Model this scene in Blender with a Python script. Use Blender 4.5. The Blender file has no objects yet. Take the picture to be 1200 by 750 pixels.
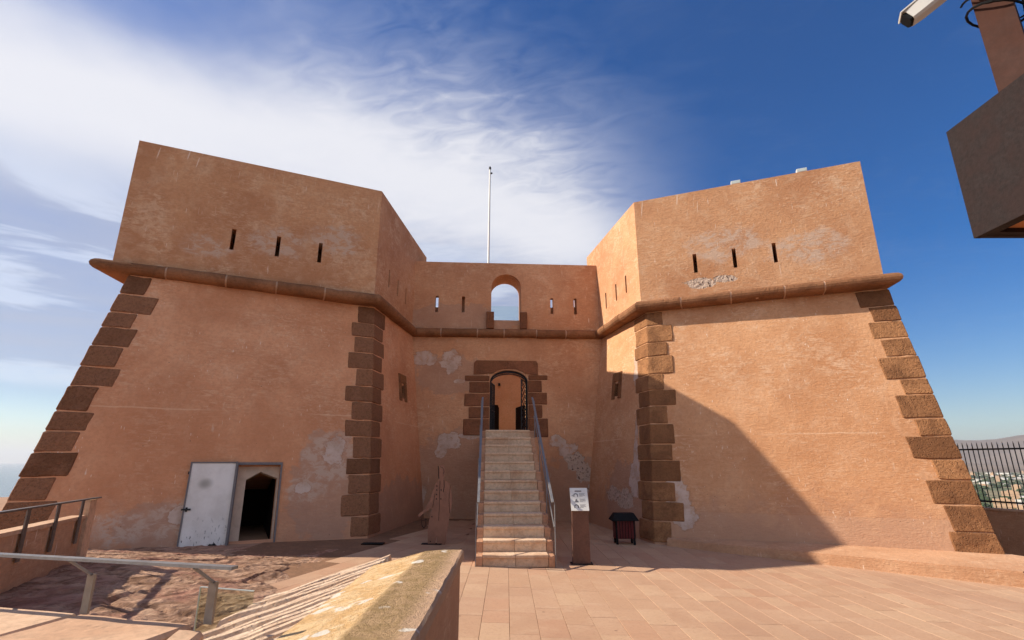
import bpy, bmesh, math, random
from mathutils import Vector, Matrix, noise as mnoise
random.seed(7)
R = math.radians
scene = bpy.context.scene
COL = scene.collection
# ------------------------------------------------------------------ camera
cam_d = bpy.data.cameras.new('camera')
cam = bpy.data.objects.new('camera', cam_d); COL.objects.link(cam)
cam.location = (0, 0, 1.7)
cam.rotation_euler = (R(90) + math.atan(166/600), 0, 0)
cam_d.sensor_width = 36; cam_d.lens = 18
cam_d.clip_start = 0.05; cam_d.clip_end = 120000
scene.camera = cam
scene.view_settings.view_transform = 'Standard'
scene.view_settings.look = 'None'
scene.view_settings.gamma = 1
scene.view_settings.exposure = 0.85
SUN = Vector((-1.385, 0.095, 1.0)).normalized()        # towards the sun
SUN_EL = math.asin(SUN.z); SUN_AZ = math.atan2(SUN.x, SUN.y)
sd = bpy.data.lights.new('sun', 'SUN'); sd.energy = 4.0; sd.angle = R(0.55); sd.color = (1, .91, .78)
so = bpy.data.objects.new('sun', sd); COL.objects.link(so)
so.rotation_euler = (-SUN).to_track_quat('-Z', 'Y').to_euler()
so.location = (-60, 5, 60)
scene.cycles.max_bounces = 7; scene.cycles.diffuse_bounces = 4; scene.cycles.glossy_bounces = 3; scene.cycles.transparent_max_bounces = 8
scene.cycles.adaptive_threshold = .02

# ------------------------------------------------------------------ node helper
class NT:
    def __init__(s, tree): s.t = tree; s.L = tree.links
    def new(s, typ, **kw):
        n = s.t.nodes.new(typ)
        for k, v in kw.items(): setattr(n, k, v)
        return n
    def put(s, sock, v):
        if isinstance(v, bpy.types.NodeSocket): s.L.new(v, sock)
        else: sock.default_value = v
    def math(s, op, a, b=0.0, c=0.0, clamp=False):
        n = s.new('ShaderNodeMath', operation=op, use_clamp=clamp)
        s.put(n.inputs[0], a); s.put(n.inputs[1], b); s.put(n.inputs[2], c); return n.outputs[0]
    def vmath(s, op, a, b=(0,0,0)):
        n = s.new('ShaderNodeVectorMath', operation=op)
        s.put(n.inputs[0], a); s.put(n.inputs[1], b)
        return n.outputs['Value'] if op in ('LENGTH', 'DOT_PRODUCT', 'DISTANCE') else n.outputs[0]
    def pos(s): return s.new('ShaderNodeNewGeometry').outputs['Position']
    def sep(s, v):
        n = s.new('ShaderNodeSeparateXYZ'); s.put(n.inputs[0], v); return n.outputs
    def comb(s, x, y, z):
        n = s.new('ShaderNodeCombineXYZ'); s.put(n.inputs[0], x); s.put(n.inputs[1], y); s.put(n.inputs[2], z); return n.outputs[0]
    def noise(s, v, scale, detail=4, rough=.55, dist=0.0, out='Fac'):
        n = s.new('ShaderNodeTexNoise'); s.put(n.inputs['Vector'], v)
        s.put(n.inputs['Scale'], scale); n.inputs['Detail'].default_value = detail
        n.inputs['Roughness'].default_value = rough; n.inputs['Distortion'].default_value = dist
        return n.outputs[out]
    def voro(s, v, scale, feature='F1', out='Distance'):
        n = s.new('ShaderNodeTexVoronoi', feature=feature); s.put(n.inputs['Vector'], v); s.put(n.inputs['Scale'], scale)
        return n.outputs[out]
    def map(s, v, a, b, c=0.0, d=1.0, smooth=True):
        n = s.new('ShaderNodeMapRange', interpolation_type='SMOOTHSTEP' if smooth else 'LINEAR')
        s.put(n.inputs[0], v); s.put(n.inputs[1], a); s.put(n.inputs[2], b); s.put(n.inputs[3], c); s.put(n.inputs[4], d)
        return n.outputs[0]
    def mix(s, f, a, b, blend='MIX'):
        n = s.new('ShaderNodeMix', data_type='RGBA', blend_type=blend)
        s.put(n.inputs[0], f)
        for k, v in ((6, a), (7, b)):
            if isinstance(v, tuple) and len(v) == 3: v = (*v, 1)
            s.put(n.inputs[k], v)
        return n.outputs[2]
    def bump(s, h, strength=.4, dist=.02, normal=None):
        n = s.new('ShaderNodeBump'); s.put(n.inputs['Height'], h)
        n.inputs['Strength'].default_value = strength; n.inputs['Distance'].default_value = dist
        if normal is not None: s.put(n.inputs['Normal'], normal)
        return n.outputs[0]

def rgb(r, g, b):
    f = lambda c: (c/255/12.92 if c/255 <= .04045 else ((c/255+.055)/1.055)**2.4)
    return (f(r), f(g), f(b))

# ------------------------------------------------------------------ sky
world = bpy.data.worlds.new('World'); scene.world = world; world.use_nodes = True
wt = world.node_tree
for n in list(wt.nodes): wt.nodes.remove(n)
W = NT(wt)
sky = W.new('ShaderNodeTexSky', sky_type='NISHITA', sun_disc=False)
sky.sun_elevation = SUN_EL; sky.sun_rotation = SUN_AZ
sky.altitude = 100; sky.air_density = 1.0; sky.dust_density = .4; sky.ozone_density = 3.0
hs = W.new('ShaderNodeHueSaturation'); hs.inputs['Saturation'].default_value = 1.50; hs.inputs['Hue'].default_value = .512; hs.inputs['Value'].default_value = 1.0
W.put(hs.inputs['Color'], sky.outputs[0])
bg1 = W.new('ShaderNodeBackground'); W.put(bg1.inputs[0], hs.outputs[0]); bg1.inputs[1].default_value = 0.066
gdir = W.new('ShaderNodeTexCoord').outputs['Generated']
dx, dy, dz = W.sep(gdir)
zc = W.math('MAXIMUM', dz, .035)
px = W.math('DIVIDE', dx, zc); py = W.math('DIVIDE', dy, zc)
tt = W.math('ADD', W.math('MULTIPLY', px, -.49), W.math('MULTIPLY', py, .87))
ss = W.math('ADD', W.math('MULTIPLY', px, .87), W.math('MULTIPLY', py, .49))
st = W.comb(ss, tt, 0)
n_big = W.noise(st, .9, 5, .55)
n_mid = W.noise(W.comb(W.math('MULTIPLY', ss, 1.0), W.math('MULTIPLY', tt, 1.5), 3.1), 1.5, 5, .5, .3)
rip = W.noise(W.comb(W.math('ADD', W.math('MULTIPLY', px, 6.0), W.math('MULTIPLY', py, -5.0)),
                     W.math('ADD', W.math('MULTIPLY', px, 5.0), W.math('MULTIPLY', py, 12.0)), 7.7), 1.0, 5, .55, .9)
tw = W.math('ADD', tt, W.math('MULTIPLY', W.math('SUBTRACT', n_big, .5), .8))
up = W.map(tw, .72, 1.62)
down = W.map(tw, 1.6, 2.5, 1.0, .82)
azim = W.math('ARCTAN2', dx, dy)
azw = W.math('ADD', azim, W.math('ADD', W.math('MULTIPLY', W.math('SUBTRACT', n_mid, .5), .30), W.math('MULTIPLY', W.math('SUBTRACT', rip, .5), .22)))
azm = W.map(azw, .50, .10)
core = W.math('MULTIPLY', W.math('MULTIPLY', up, down), azm)
core = W.math('MAXIMUM', core, W.math('MULTIPLY', W.map(dy, -.05, -.6), W.map(n_big, .30, .6, .45, .85)))       # unseen cirrus behind the camera, added as fill light for the shaded walls
edge = W.math('MULTIPLY', W.math('MULTIPLY', core, W.math('SUBTRACT', 1.0, core)), 4.0)
fib = W.math('ADD', W.math('MULTIPLY', W.math('SUBTRACT', n_mid, .5), .9), W.math('MULTIPLY', W.math('MULTIPLY', W.math('SUBTRACT', rip, .5), W.map(azim, -.75, -.1)), 1.1))
cl = W.math('ADD', core, W.math('MULTIPLY', fib, W.math('ADD', W.math('MULTIPLY', edge, .62), .10)))
# low streaky cloud over the sea
low = W.noise(W.comb(W.math('MULTIPLY', azim, 1.5), W.math('MULTIPLY', dz, 9.0), 2.3), 1.4, 6, .55, .5)
lowm = W.math('MULTIPLY', W.map(low, .36, .58), W.math('MULTIPLY', W.map(dz, .075, .13), W.map(dz, .55, .30)))
lowm = W.math('MULTIPLY', lowm, W.map(azim, .25, -.2))
gap = W.map(dz, .06, .15)
cl = W.math('MULTIPLY', cl, gap)
cl = W.math('MAXIMUM', cl, W.math('MULTIPLY', lowm, .85))
cl = W.math('MULTIPLY', W.math('MINIMUM', W.math('MAXIMUM', cl, 0.0), 1.0), .95)
ccol = W.mix(W.map(cl, .3, .95), rgb(196, 203, 226), rgb(240, 240, 246))
ccol = W.mix(W.math('MULTIPLY', W.map(tw, 1.75, 2.6), .95), ccol, rgb(176, 184, 208))
ccol = W.mix(W.map(lowm, .3, .8), ccol, rgb(222, 228, 242))
bg2 = W.new('ShaderNodeBackground'); W.put(bg2.inputs[0], ccol); bg2.inputs[1].default_value = 0.56
mx = W.new('ShaderNodeMixShader'); W.put(mx.inputs[0], cl)
wt.links.new(bg1.outputs[0], mx.inputs[1]); wt.links.new(bg2.outputs[0], mx.inputs[2])
wo = W.new('ShaderNodeOutputWorld'); wt.links.new(mx.outputs[0], wo.inputs[0])

# ------------------------------------------------------------------ materials
def newmat(name, rough=.85, spec=.25, metal=0.0):
    m = bpy.data.materials.new(name); m.use_nodes = True
    b = m.node_tree.nodes['Principled BSDF']
    b.inputs['Roughness'].default_value = rough; b.inputs['Metallic'].default_value = metal
    b.inputs['Specular IOR Level'].default_value = spec
    return m, NT(m.node_tree), b

def patch_mask(N, P, patches, jag):
    """irregular lost-plaster patches: (centre, radii) ellipsoids with a ragged rim"""
    out = None
    for c, r in patches:
        d = N.vmath('LENGTH', N.vmath('DIVIDE', N.vmath('SUBTRACT', P, c), r))
        out = d if out is None else N.math('MINIMUM', out, d)
    d = N.math('ADD', out, jag)
    return N.map(d, 1.02, .97), N.math('MULTIPLY', N.map(d, 1.10, 1.03), N.map(d, .93, .99))

def plaster(name, base, pale, dark, patches=(), grey=(), wear=.5, rubble=(), low_wear=True, soft=(), lift=0, band=0):
    m, N, b = newmat(name, .93, .12)
    P = N.pos(); x, y, z = N.sep(P)
    hx = N.math('ADD', N.math('MULTIPLY', x, .9), N.math('MULTIPLY', y, .45))
    big = N.noise(P, .55, 5, .6, .3)
    mid = N.noise(P, 2.3, 6, .66, .6)
    fine = N.noise(P, 16, 4, .65)
    trowel = N.noise(N.comb(N.math('MULTIPLY', x, 5.5), N.math('MULTIPLY', y, 5.5), N.math('MULTIPLY', z, 24)), 1.0, 6, .72, .9)
    runs = N.noise(N.comb(N.math('MULTIPLY', x, 13), N.math('MULTIPLY', y, 13), N.math('MULTIPLY', z, .75)), 1.0, 3, .5, .35)
    flake = N.noise(N.vmath('MULTIPLY', P, (1, 1, 1.7)), 3.4, 9, .74, .5)
    zone = N.noise(P, .8, 3, .5)
    worn = N.map(N.noise(N.vmath('ADD', P, (7.3, 2.1, 4.4)), .75, 4, .6), .40, .64, .12, 1.0)      # areas where the finish is rubbed through
    col = N.mix(N.map(big, .32, .68), dark, base)
    col = N.mix(N.math('MULTIPLY', N.map(mid, .46, .70), wear*.45), col, pale)
    flk = N.math('MULTIPLY', N.map(N.math('ADD', flake, N.math('MULTIPLY', N.math('SUBTRACT', zone, .5), .5)), .55, .60), wear)
    col = N.mix(N.math('MULTIPLY', N.math('MULTIPLY', flk, worn), .70), col, pale)
    col = N.mix(N.math('MULTIPLY', N.math('MULTIPLY', N.map(trowel, .52, .60), worn), .46), col, pale)
    col = N.mix(N.math('MULTIPLY', N.math('MULTIPLY', N.map(trowel, .47, .38), worn), .48), col, dark)
    col = N.mix(N.map(fine, .42, .66, .0, .28), col, tuple(c*.8 for c in dark))
    if lift:
        lm = N.map(N.math('ADD', z, N.math('MULTIPLY', N.math('SUBTRACT', mid, .5), .10)), lift+.03, lift-.03)
        col = N.mix(N.math('MULTIPLY', lm, .22), col, dark)
        ll = N.math('MULTIPLY', N.map(N.math('ABSOLUTE', N.math('SUBTRACT', N.math('ADD', z, N.math('MULTIPLY', N.math('SUBTRACT', mid, .5), .06)), lift)), .022, .004), N.map(zone, .4, .55))
        col = N.mix(N.math('MULTIPLY', ll, .45), col, pale)
    if band:
        bmk = N.map(z, band+.012, band-.006)
        col = N.mix(N.math('MULTIPLY', bmk, .5), col, rgb(200, 158, 126))
        col = N.mix(N.math('MULTIPLY', N.map(N.math('ABSOLUTE', N.math('SUBTRACT', z, band)), .016, .004), .35), col, dark)
    drip = N.math('MULTIPLY', N.map(runs, .69, .75), N.map(N.noise(P, .9, 3), .48, .6))
    col = N.mix(N.math('MULTIPLY', drip, .40), col, rgb(222, 196, 172))
    if not low_wear:
        rn2 = N.noise(N.comb(N.math('ADD', N.math('MULTIPLY', x, 17), N.math('MULTIPLY', z, -2.2)), N.math('MULTIPLY', y, 17), N.math('MULTIPLY', z, .5)), 1.0, 1, .4)
        dr2 = N.math('MULTIPLY', N.map(rn2, .70, .735), N.math('MULTIPLY', N.map(z, 7.9, 8.7), N.map(N.noise(P, .7, 2), .46, .56)))
        col = N.mix(N.math('MULTIPLY', dr2, .7), col, rgb(236, 214, 192))
    # short pale scratches
    scr = N.noise(N.comb(N.math('MULTIPLY', x, 38), N.math('MULTIPLY', y, 38), N.math('ADD', N.math('MULTIPLY', z, 3.4), N.math('MULTIPLY', hx, 6.0))), 1.0, 1, .4)
    scm = N.math('MULTIPLY', N.map(scr, .715, .755), N.map(N.noise(P, 1.7, 2), .46, .58))
    col = N.mix(N.math('MULTIPLY', scm, .75), col, rgb(235, 212, 190))
    h = N.math('ADD', N.math('MULTIPLY', trowel, .8), N.math('MULTIPLY', fine, .5))
    jag = N.math('ADD', N.math('MULTIPLY', N.math('SUBTRACT', N.noise(P, 3.2, 8, .66), .5), 2.1), 0.0)
    if low_wear:
        foot = N.map(N.math('ADD', z, N.math('MULTIPLY', N.math('SUBTRACT', mid, .5), 2.6)), 1.25, .2)
        col = N.mix(N.math('MULTIPLY', foot, .38), col, rgb(172, 136, 116))
    if grey:
        g = None
        for c, r in grey:
            d = N.vmath('LENGTH', N.vmath('DIVIDE', N.vmath('SUBTRACT', P, c), r))
            g = d if g is None else N.math('MINIMUM', g, d)
        gm = N.map(N.math('ADD', g, N.math('MULTIPLY', jag, .6)), 1.04, .92)
        col = N.mix(N.math('MULTIPLY', gm, .50), col, N.mix(mid, rgb(162, 130, 110), rgb(186, 154, 134)))
    if soft:
        g = None
        for c, r in soft:
            d = N.vmath('LENGTH', N.vmath('DIVIDE', N.vmath('SUBTRACT', P, c), r))
            g = d if g is None else N.math('MINIMUM', g, d)
        sm_ = N.math('MULTIPLY', N.map(N.math('ADD', g, N.math('MULTIPLY', jag, .8)), 1.1, .6), N.map(flake, .44, .54, .15, .95))
        col = N.mix(N.math('MULTIPLY', sm_, .72), col, rgb(204, 180, 160))
    if patches:
        pm, rim = patch_mask(N, P, patches, jag)
        pcol = N.mix(N.map(N.noise(P, 2.5, 6, .65), .38, .62), rgb(190, 164, 146), rgb(212, 190, 174))
        col = N.mix(N.math('MULTIPLY', pm, N.map(N.noise(P, 5, 7, .7), .36, .50, .35, .9)), col, pcol)
        col = N.mix(N.math('MULTIPLY', rim, .40), col, tuple(c*.62 for c in dark))  # dark outline painted as the shadow line of the broken plaster edge
    if rubble:
        rm, rim2 = patch_mask(N, P, rubble, jag)
        Pw = N.vmath('ADD', P, N.vmath('MULTIPLY', N.noise(P, 8, 3, out='Color'), (.16, .16, .16))); v = N.voro(Pw, 12.0)
        scol = N.mix(N.map(N.noise(P, 7, 3), .38, .6), rgb(96, 74, 62), rgb(176, 152, 134))
        rcol = N.mix(N.map(v, .18, .46), scol, rgb(198, 174, 154))
        col = N.mix(rm, col, rcol)
        h = N.math('SUBTRACT', h, N.math('MULTIPLY', rm, N.math('ADD', .8, N.math('MULTIPLY', v, 1.6))))
    pit = N.voro(P, 6.0)
    pm2 = N.math('MULTIPLY', N.map(pit, .075, .035), N.map(N.noise(P, 1.3, 2), .52, .6))
    col = N.mix(N.math('MULTIPLY', pm2, .75), col, rgb(70, 50, 40))
    N.put(b.inputs['Base Color'], col)
    N.put(b.inputs['Normal'], N.bump(h, .55, .035))
    return m

def stone(name, c1, c2, c3, scale=6, bump=.9, rnd='obj', rough=.95, dist=.03, pits=True):
    """weathered sandstone; each block gets its own tint"""
    m, N, b = newmat(name, rough, .12)
    P = N.pos()
    if rnd == 'obj': r = N.new('ShaderNodeObjectInfo').outputs['Random']
    else: r = N.new('ShaderNodeNewGeometry').outputs['Random Per Island']
    off = N.vmath('ADD', P, N.comb(N.math('MULTIPLY', r, 31.0), N.math('MULTIPLY', r, 17.0), 0.0))
    a = N.noise(off, scale*.35, 6, .6, .4); f = N.noise(off, scale*3.2, 8, .7); v = N.voro(off, scale*3.0)
    col = N.mix(r, c1, c2)
    col = N.mix(N.math('MULTIPLY', N.map(a, .42, .66), .7), col, c3)
    col = N.mix(N.map(f, .4, .7, 0.0, .45), col, tuple(c*.45 for c in c1))
    h = N.math('ADD', N.math('MULTIPLY', a, .8), N.math('MULTIPLY', f, .55))
    if pits: h = N.math('ADD', h, N.math('MULTIPLY', N.map(v, .0, .35), .35))
    N.put(b.inputs['Base Color'], col); N.put(b.inputs['Normal'], N.bump(h, bump, dist))
    return m

def simple(name, c, rough=.6, metal=0.0, spec=.3, var=.25, scale=14, bump=.1):
    m, N, b = newmat(name, rough, spec, metal)
    P = N.pos(); f = N.noise(P, scale, 6, .62)
    g = N.noise(P, scale*.18, 4, .6)
    col = N.mix(N.map(f, .3, .7, 0, var), c, tuple(k*.45 for k in c))
    col = N.mix(N.map(g, .4, .7, 0, var), col, tuple(min(1, k*1.35) for k in c))
    N.put(b.inputs['Base Color'], col)
    N.put(b.inputs['Roughness'], N.map(g, .3, .7, max(.05, rough-.12), min(1, rough+.12)))
    if bump: N.put(b.inputs['Normal'], N.bump(f, bump, .01))
    return m

PALE = rgb(232, 196, 162); DARK = rgb(200, 138, 99); BASE = rgb(226, 166, 125)
V3 = lambda *a: tuple(a)
M = {}
M['plaster_left'] = plaster('plaster_left', BASE, PALE, DARK,
    patches=[((-4.05,12.05,1.95), (.22,.4,.34)), ((-4.5,11.6,1.15), (.16,.4,.10)), ((-6.42,10.47,.72), (.16,.4,.18))],
    soft=[((-4.15,11.95,1.75), (.62,.7,.75)), ((-4.5,11.6,1.2), (.45,.5,.35)), ((-6.45,10.47,.62), (.5,.5,.5)), ((-7.2,10.1,.5), (.6,.5,.3))],
    grey=[((-4.1,11.9,1.2), (.75,.8,1.25)), ((-6.6,10.3,.5), (.7,.8,.5)), ((-3.0,14.6,.3), (.6,2.4,1.0))], wear=.42, lift=2.75)
M['plaster_right'] = plaster('plaster_right', rgb(216, 163, 120), PALE, rgb(194, 139, 98),
    patches=[((3.78,12.45,1.05), (.24,.4,.42)), ((3.86,12.3,.55), (.3,.4,.3)), ((3.06,13.6,1.3), (.3,.28,.55)), ((3.3,13.95,4.6), (.3,.18,.9)), ((3.15,13.7,2.4), (.2,.12,.8))],
    rubble=[((2.9,14.0,.75), (.3,.6,.26)), ((2.75,14.8,.85), (.3,.5,.20))],
    grey=[((2.9,14.2,.8), (.7,1.3,.9))], wear=.55, lift=2.3, band=.62)
M['plaster_parapet'] = plaster('plaster_parapet', rgb(212, 160, 118), rgb(228, 194, 160), rgb(188, 134, 96), wear=.7, low_wear=False,
    rubble=[((5.0,12.9,6.28), (.42,.4,.15)), ((5.6,12.66,6.33), (.32,.4,.10))], soft=[((-5.9,11.8,7.0), (.75,.6,.45)), ((-7.2,11.2,6.6), (.6,.6,.3)), ((-4.6,12.4,7.3), (.9,.6,.5)), ((5.6,12.6,7.3), (1.2,.8,.5)), ((7.4,11.9,6.9), (1.0,.8,.5))])
M['plaster_curtain'] = plaster('plaster_curtain', rgb(218, 164, 124), PALE, rgb(194, 139, 102),
    patches=[((-2.85,16.37,4.95), (.42,.3,.24)), ((-2.02,16.43,4.86), (.34,.3,.36)), ((-1.7,16.45,4.2), (.2,.3,.07)), ((-1.98,16.43,2.32), (.34,.3,.26)), ((-2.2,16.43,2.0), (.2,.3,.22)), ((-2.85,16.38,.75), (.24,.3,.34)), ((-1.3,16.48,2.48), (.4,.3,.09)), ((1.45,16.6,2.35), (.3,.3,.18)), ((1.75,16.6,2.05), (.3,.3,.22))],
    rubble=[((2.0,16.68,1.72), (.28,.3,.28)), ((2.3,16.7,1.36), (.28,.3,.26)), ((2.66,16.72,.92), (.26,.3,.26))],
    grey=[((-1.7,16.4,1.3), (1.6,.6,1.35)), ((-2.0,16.4,4.4), (1.2,.6,.7)), ((1.9,16.7,.7), (1.4,.6,1.1)), ((-1.6,16.4,6.3), (2.0,.6,.55))], wear=.5)
M['plaster_low'] = plaster('plaster_low', rgb(204, 158, 122), rgb(218, 182, 148), rgb(184, 138, 104), wear=.5, low_wear=False)
M['plaster_inside'] = plaster('plaster_inside', rgb(224, 178, 138), rgb(230, 194, 158), rgb(208, 158, 118), wear=.4, low_wear=False)
M['quoin'] = stone('quoin_stone', rgb(132, 90, 60), rgb(176, 126, 86), rgb(120, 82, 56), 7, 1.0, dist=.05)
M['quoin_shaded'] = stone('quoin_stone_shaded', rgb(120, 82, 58), rgb(160, 114, 84), rgb(148, 106, 80), 7, 1.0, dist=.05)  # darker quoin copy, the left bastion's shade put into the colour
M['cordon'] = stone('cordon_stone', rgb(142, 98, 68), rgb(160, 114, 82), rgb(118, 80, 56), 5, .9)
M['mortar'] = simple('mortar', rgb(196, 160, 134), .95, 0, .1, .3, 20, .4)
M['surround'] = stone('door_stone', rgb(132, 88, 62), rgb(152, 102, 74), rgb(116, 78, 58), 6, .8)
M['step'] = stone('step_stone', rgb(218, 184, 152), rgb(228, 198, 166), rgb(190, 148, 116), 5, .5)
M['cheek'] = stone('cheek_stone', rgb(190, 142, 110), rgb(200, 156, 126), rgb(172, 122, 94), 5, .4)
def paver(name, rnd):
    m, N, b = newmat(name, .82, .2)
    P = N.pos()
    r = N.new('ShaderNodeObjectInfo').outputs['Random'] if rnd == 'obj' else N.new('ShaderNodeNewGeometry').outputs['Random Per Island']
    off = N.vmath('ADD', P, N.comb(N.math('MULTIPLY', r, 41.0), N.math('MULTIPLY', r, 23.0), 0.0))
    a = N.noise(off, 2.6, 6, .6, .6); f = N.noise(off, 26, 6, .7); sw = N.noise(P, .5, 4, .6)
    r2 = N.math('FRACT', N.math('MULTIPLY', r, 7.31))
    col = N.mix(r, rgb(184, 146, 116), rgb(191, 154, 124))
    col = N.mix(N.map(r2, .80, .86, 0, .55), col, rgb(200, 166, 133))
    col = N.mix(N.map(r2, .16, .12, 0, .6), col, rgb(186, 142, 112))
    col = N.mix(N.map(a, .45, .7, 0, .5), col, rgb(198, 164, 134))
    col = N.mix(N.map(f, .45, .75, 0, .35), col, rgb(150, 110, 86))
    col = N.mix(N.map(sw, .45, .7, 0, .45), col, rgb(166, 128, 104))
    spot = N.math('MULTIPLY', N.map(N.voro(P, 2.3), .055, .03), .7)
    col = N.mix(spot, col, rgb(120, 90, 72))
    N.put(b.inputs['Base Color'], col)
    N.put(b.inputs['Normal'], N.bump(N.math('ADD', a, N.math('MULTIPLY', f, .4)), .25, .015))
    return m
M['paver'] = paver('paving_stone', 'obj'); M['paver_far'] = paver('paving_stone_far', 'isl')
M['joint'] = simple('paving_joint', rgb(140, 106, 82), .95, 0, .1, .5, 25, .3)
M['steel'] = simple('brushed_steel', (.22, .21, .205), .55, .2, .35, .3, 40, .05)
M['dull_steel'] = simple('dull_steel', (.22, .19, .17), .5, .85, .4, .35, 20, .08)
M['iron'] = simple('black_iron', (.018, .017, .018), .55, .3, .4, .3, 25, .1)
M['grey_frame'] = simple('grey_painted_frame', rgb(120, 114, 112), .6, .1, .3, .4, 18, .1)
M['corten'] = simple('corten_steel', rgb(112, 80, 66), .85, .0, .25, .45, 30, .25)
M['mast'] = simple('rusted_mast', rgb(74, 46, 36), .8, .1, .25, .4, 16, .2)
M['corten_dark'] = simple('corten_cladding', rgb(44, 33, 31), .9, .0, .25, .75, 38, .5)
M['cream'] = simple('cream_plaster', rgb(204, 184, 162), .9, 0, .2, .35, 6, .2)
M['dark'] = simple('interior_shade', rgb(30, 22, 18), .95, 0, .1, .3, 8, .2)  # near-black, the darkness of unlit interiors put into the colour
M['soffit'] = simple('wood_soffit', rgb(176, 116, 72), .7, 0, .2, .4, 9, .1)
M['white'] = simple('white_paint', rgb(222, 218, 208), .45, 0, .4, .12, 9, .02)
M['black_plastic'] = simple('black_plastic', rgb(18, 18, 19), .7, 0, .2, .2, 20, .05)
M['red_slat'] = simple('red_painted_slat', rgb(92, 28, 28), .6, 0, .3, .3, 20, .1)
M['figure'] = simple('rust_figure', rgb(150, 108, 88), .85, .0, .2, .35, 9, .1)
M['lantern'] = simple('floodlight_glass', rgb(196, 206, 200), .25, 0, .5, .1, 12, 0)

def door_paint():
    m, N, b = newmat('chipped_white_door', .6, .3)
    P = N.pos(); x, y, z = N.sep(P)
    g = N.noise(P, 2.2, 5, .6); f = N.noise(P, 18, 6, .7)
    col = N.mix(N.map(g, .38, .7, 0, .6), rgb(230, 226, 218), rgb(200, 194, 184))
    low = N.map(z, .8, .2)
    chip = N.math('MULTIPLY', N.map(N.noise(N.comb(N.math('MULTIPLY', x, 30), N.math('MULTIPLY', y, 30), N.math('MULTIPLY', z, 9)), 1, 4, .6), .60, .66), low)
    col = N.mix(chip, col, rgb(70, 62, 58))
    sm = N.vmath('LENGTH', N.vmath('DIVIDE', N.vmath('SUBTRACT', P, (-6.14, 10.75, 1.27)), (.16, .2, .14)))
    col = N.mix(N.map(N.math('ADD', sm, N.math('MULTIPLY', g, .8)), 1.5, .7, 0, .6), col, rgb(112, 108, 92))
    N.put(b.inputs['Base Color'], col); N.put(b.inputs['Normal'], N.bump(f, .12, .01)); return m
M['door'] = door_paint()

def coping():
    m, N, b = newmat('lichen_coping', .92, .15)
    P = N.pos()
    a = N.noise(P, 1.8, 7, .62, .3); f = N.noise(P, 34, 5, .8); g = N.noise(P, 8, 8, .72, .4)
    x, y, z = N.sep(P)
    plate = N.map(N.math('ADD', x, N.math('MULTIPLY', N.math('SUBTRACT', a, .5), .06)), -.74, -.70)
    col = N.mix(plate, rgb(210, 168, 116), rgb(178, 146, 108))
    col = N.mix(N.map(g, .44, .56, 0, .85), col, N.mix(plate, rgb(224, 190, 144), rgb(156, 128, 88)))
    col = N.mix(N.map(a, .56, .70, 0, .8), col, rgb(196, 164, 124))
    col = N.mix(N.map(f, .50, .64, 0, .40), col, rgb(122, 92, 60))
    edge = N.map(N.math('ADD', x, N.math('MULTIPLY', N.math('SUBTRACT', g, .5), .25)), -.52, -.42)
    col = N.mix(N.math('MULTIPLY', edge, .75), col, rgb(206, 168, 138))
    w = N.voro(N.vmath('ADD', P, N.vmath('MULTIPLY', N.noise(P, 9, 3, out='Color'), (.12, .12, .12))), 5.0)
    wm = N.math('MULTIPLY', N.map(w, .30, .24), N.map(N.noise(P, 3.4, 2), .47, .54))
    col = N.mix(N.math('MULTIPLY', wm, .9), col, rgb(226, 216, 200))
    st = N.noise(N.comb(N.math('ADD', N.math('MULTIPLY', x, 5), N.math('MULTIPLY', y, -8)), N.math('MULTIPLY', x, 2.0), 0), 1.6, 4, .6, .4)
    sm = N.math('MULTIPLY', N.map(st, .60, .66), N.math('SUBTRACT', 1.0, plate))
    col = N.mix(N.math('MULTIPLY', sm, .7), col, rgb(236, 216, 178))
    N.put(b.inputs['Base Color'], col)
    N.put(b.inputs['Normal'], N.bump(N.math('ADD', N.math('MULTIPLY', f, .9), g), 1.0, .02)); return m
M['coping'] = coping()
M['coping_cream'] = stone('cream_coping', rgb(212, 176, 144), rgb(214, 178, 146), rgb(190, 146, 114), 4, .3)
M['rib'] = stone('ribbed_stone', rgb(220, 190, 160), rgb(228, 202, 174), rgb(196, 162, 132), 9, .9)

def rockmat():
    m, N, b = newmat('bare_rock', .95, .12)
    P = N.pos(); x, y, z = N.sep(P)
    rot = N.comb(N.math('MULTIPLY', N.math('ADD', N.math('MULTIPLY', x, .91), N.math('MULTIPLY', y, -.42)), 5.0), N.math('MULTIPLY', N.math('ADD', N.math('MULTIPLY', x, .42), N.math('MULTIPLY', y, .91)), 2.4), N.math('MULTIPLY', z, 4))
    s_ = N.noise(rot, 1.1, 8, .68, .8); a = N.noise(P, 1.2, 5, .6, .5); f = N.noise(P, 14, 7, .7)
    col = N.mix(N.map(s_, .36, .64), rgb(128, 96, 74), rgb(196, 158, 130))
    col = N.mix(N.map(a, .48, .66, 0, .6), col, rgb(166, 116, 98))
    col = N.mix(N.map(f, .5, .72, 0, .5), col, rgb(94, 70, 54))
    col = N.mix(N.map(N.noise(P, 3.3, 4), .6, .7, 0, .6), col, rgb(202, 168, 138))
    N.put(b.inputs['Base Color'], col)
    N.put(b.inputs['Normal'], N.bump(N.math('ADD', N.math('MULTIPLY', s_, .7), N.math('MULTIPLY', f, .6)), .7, .05)); return m
M['rock'] = rockmat()

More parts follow.
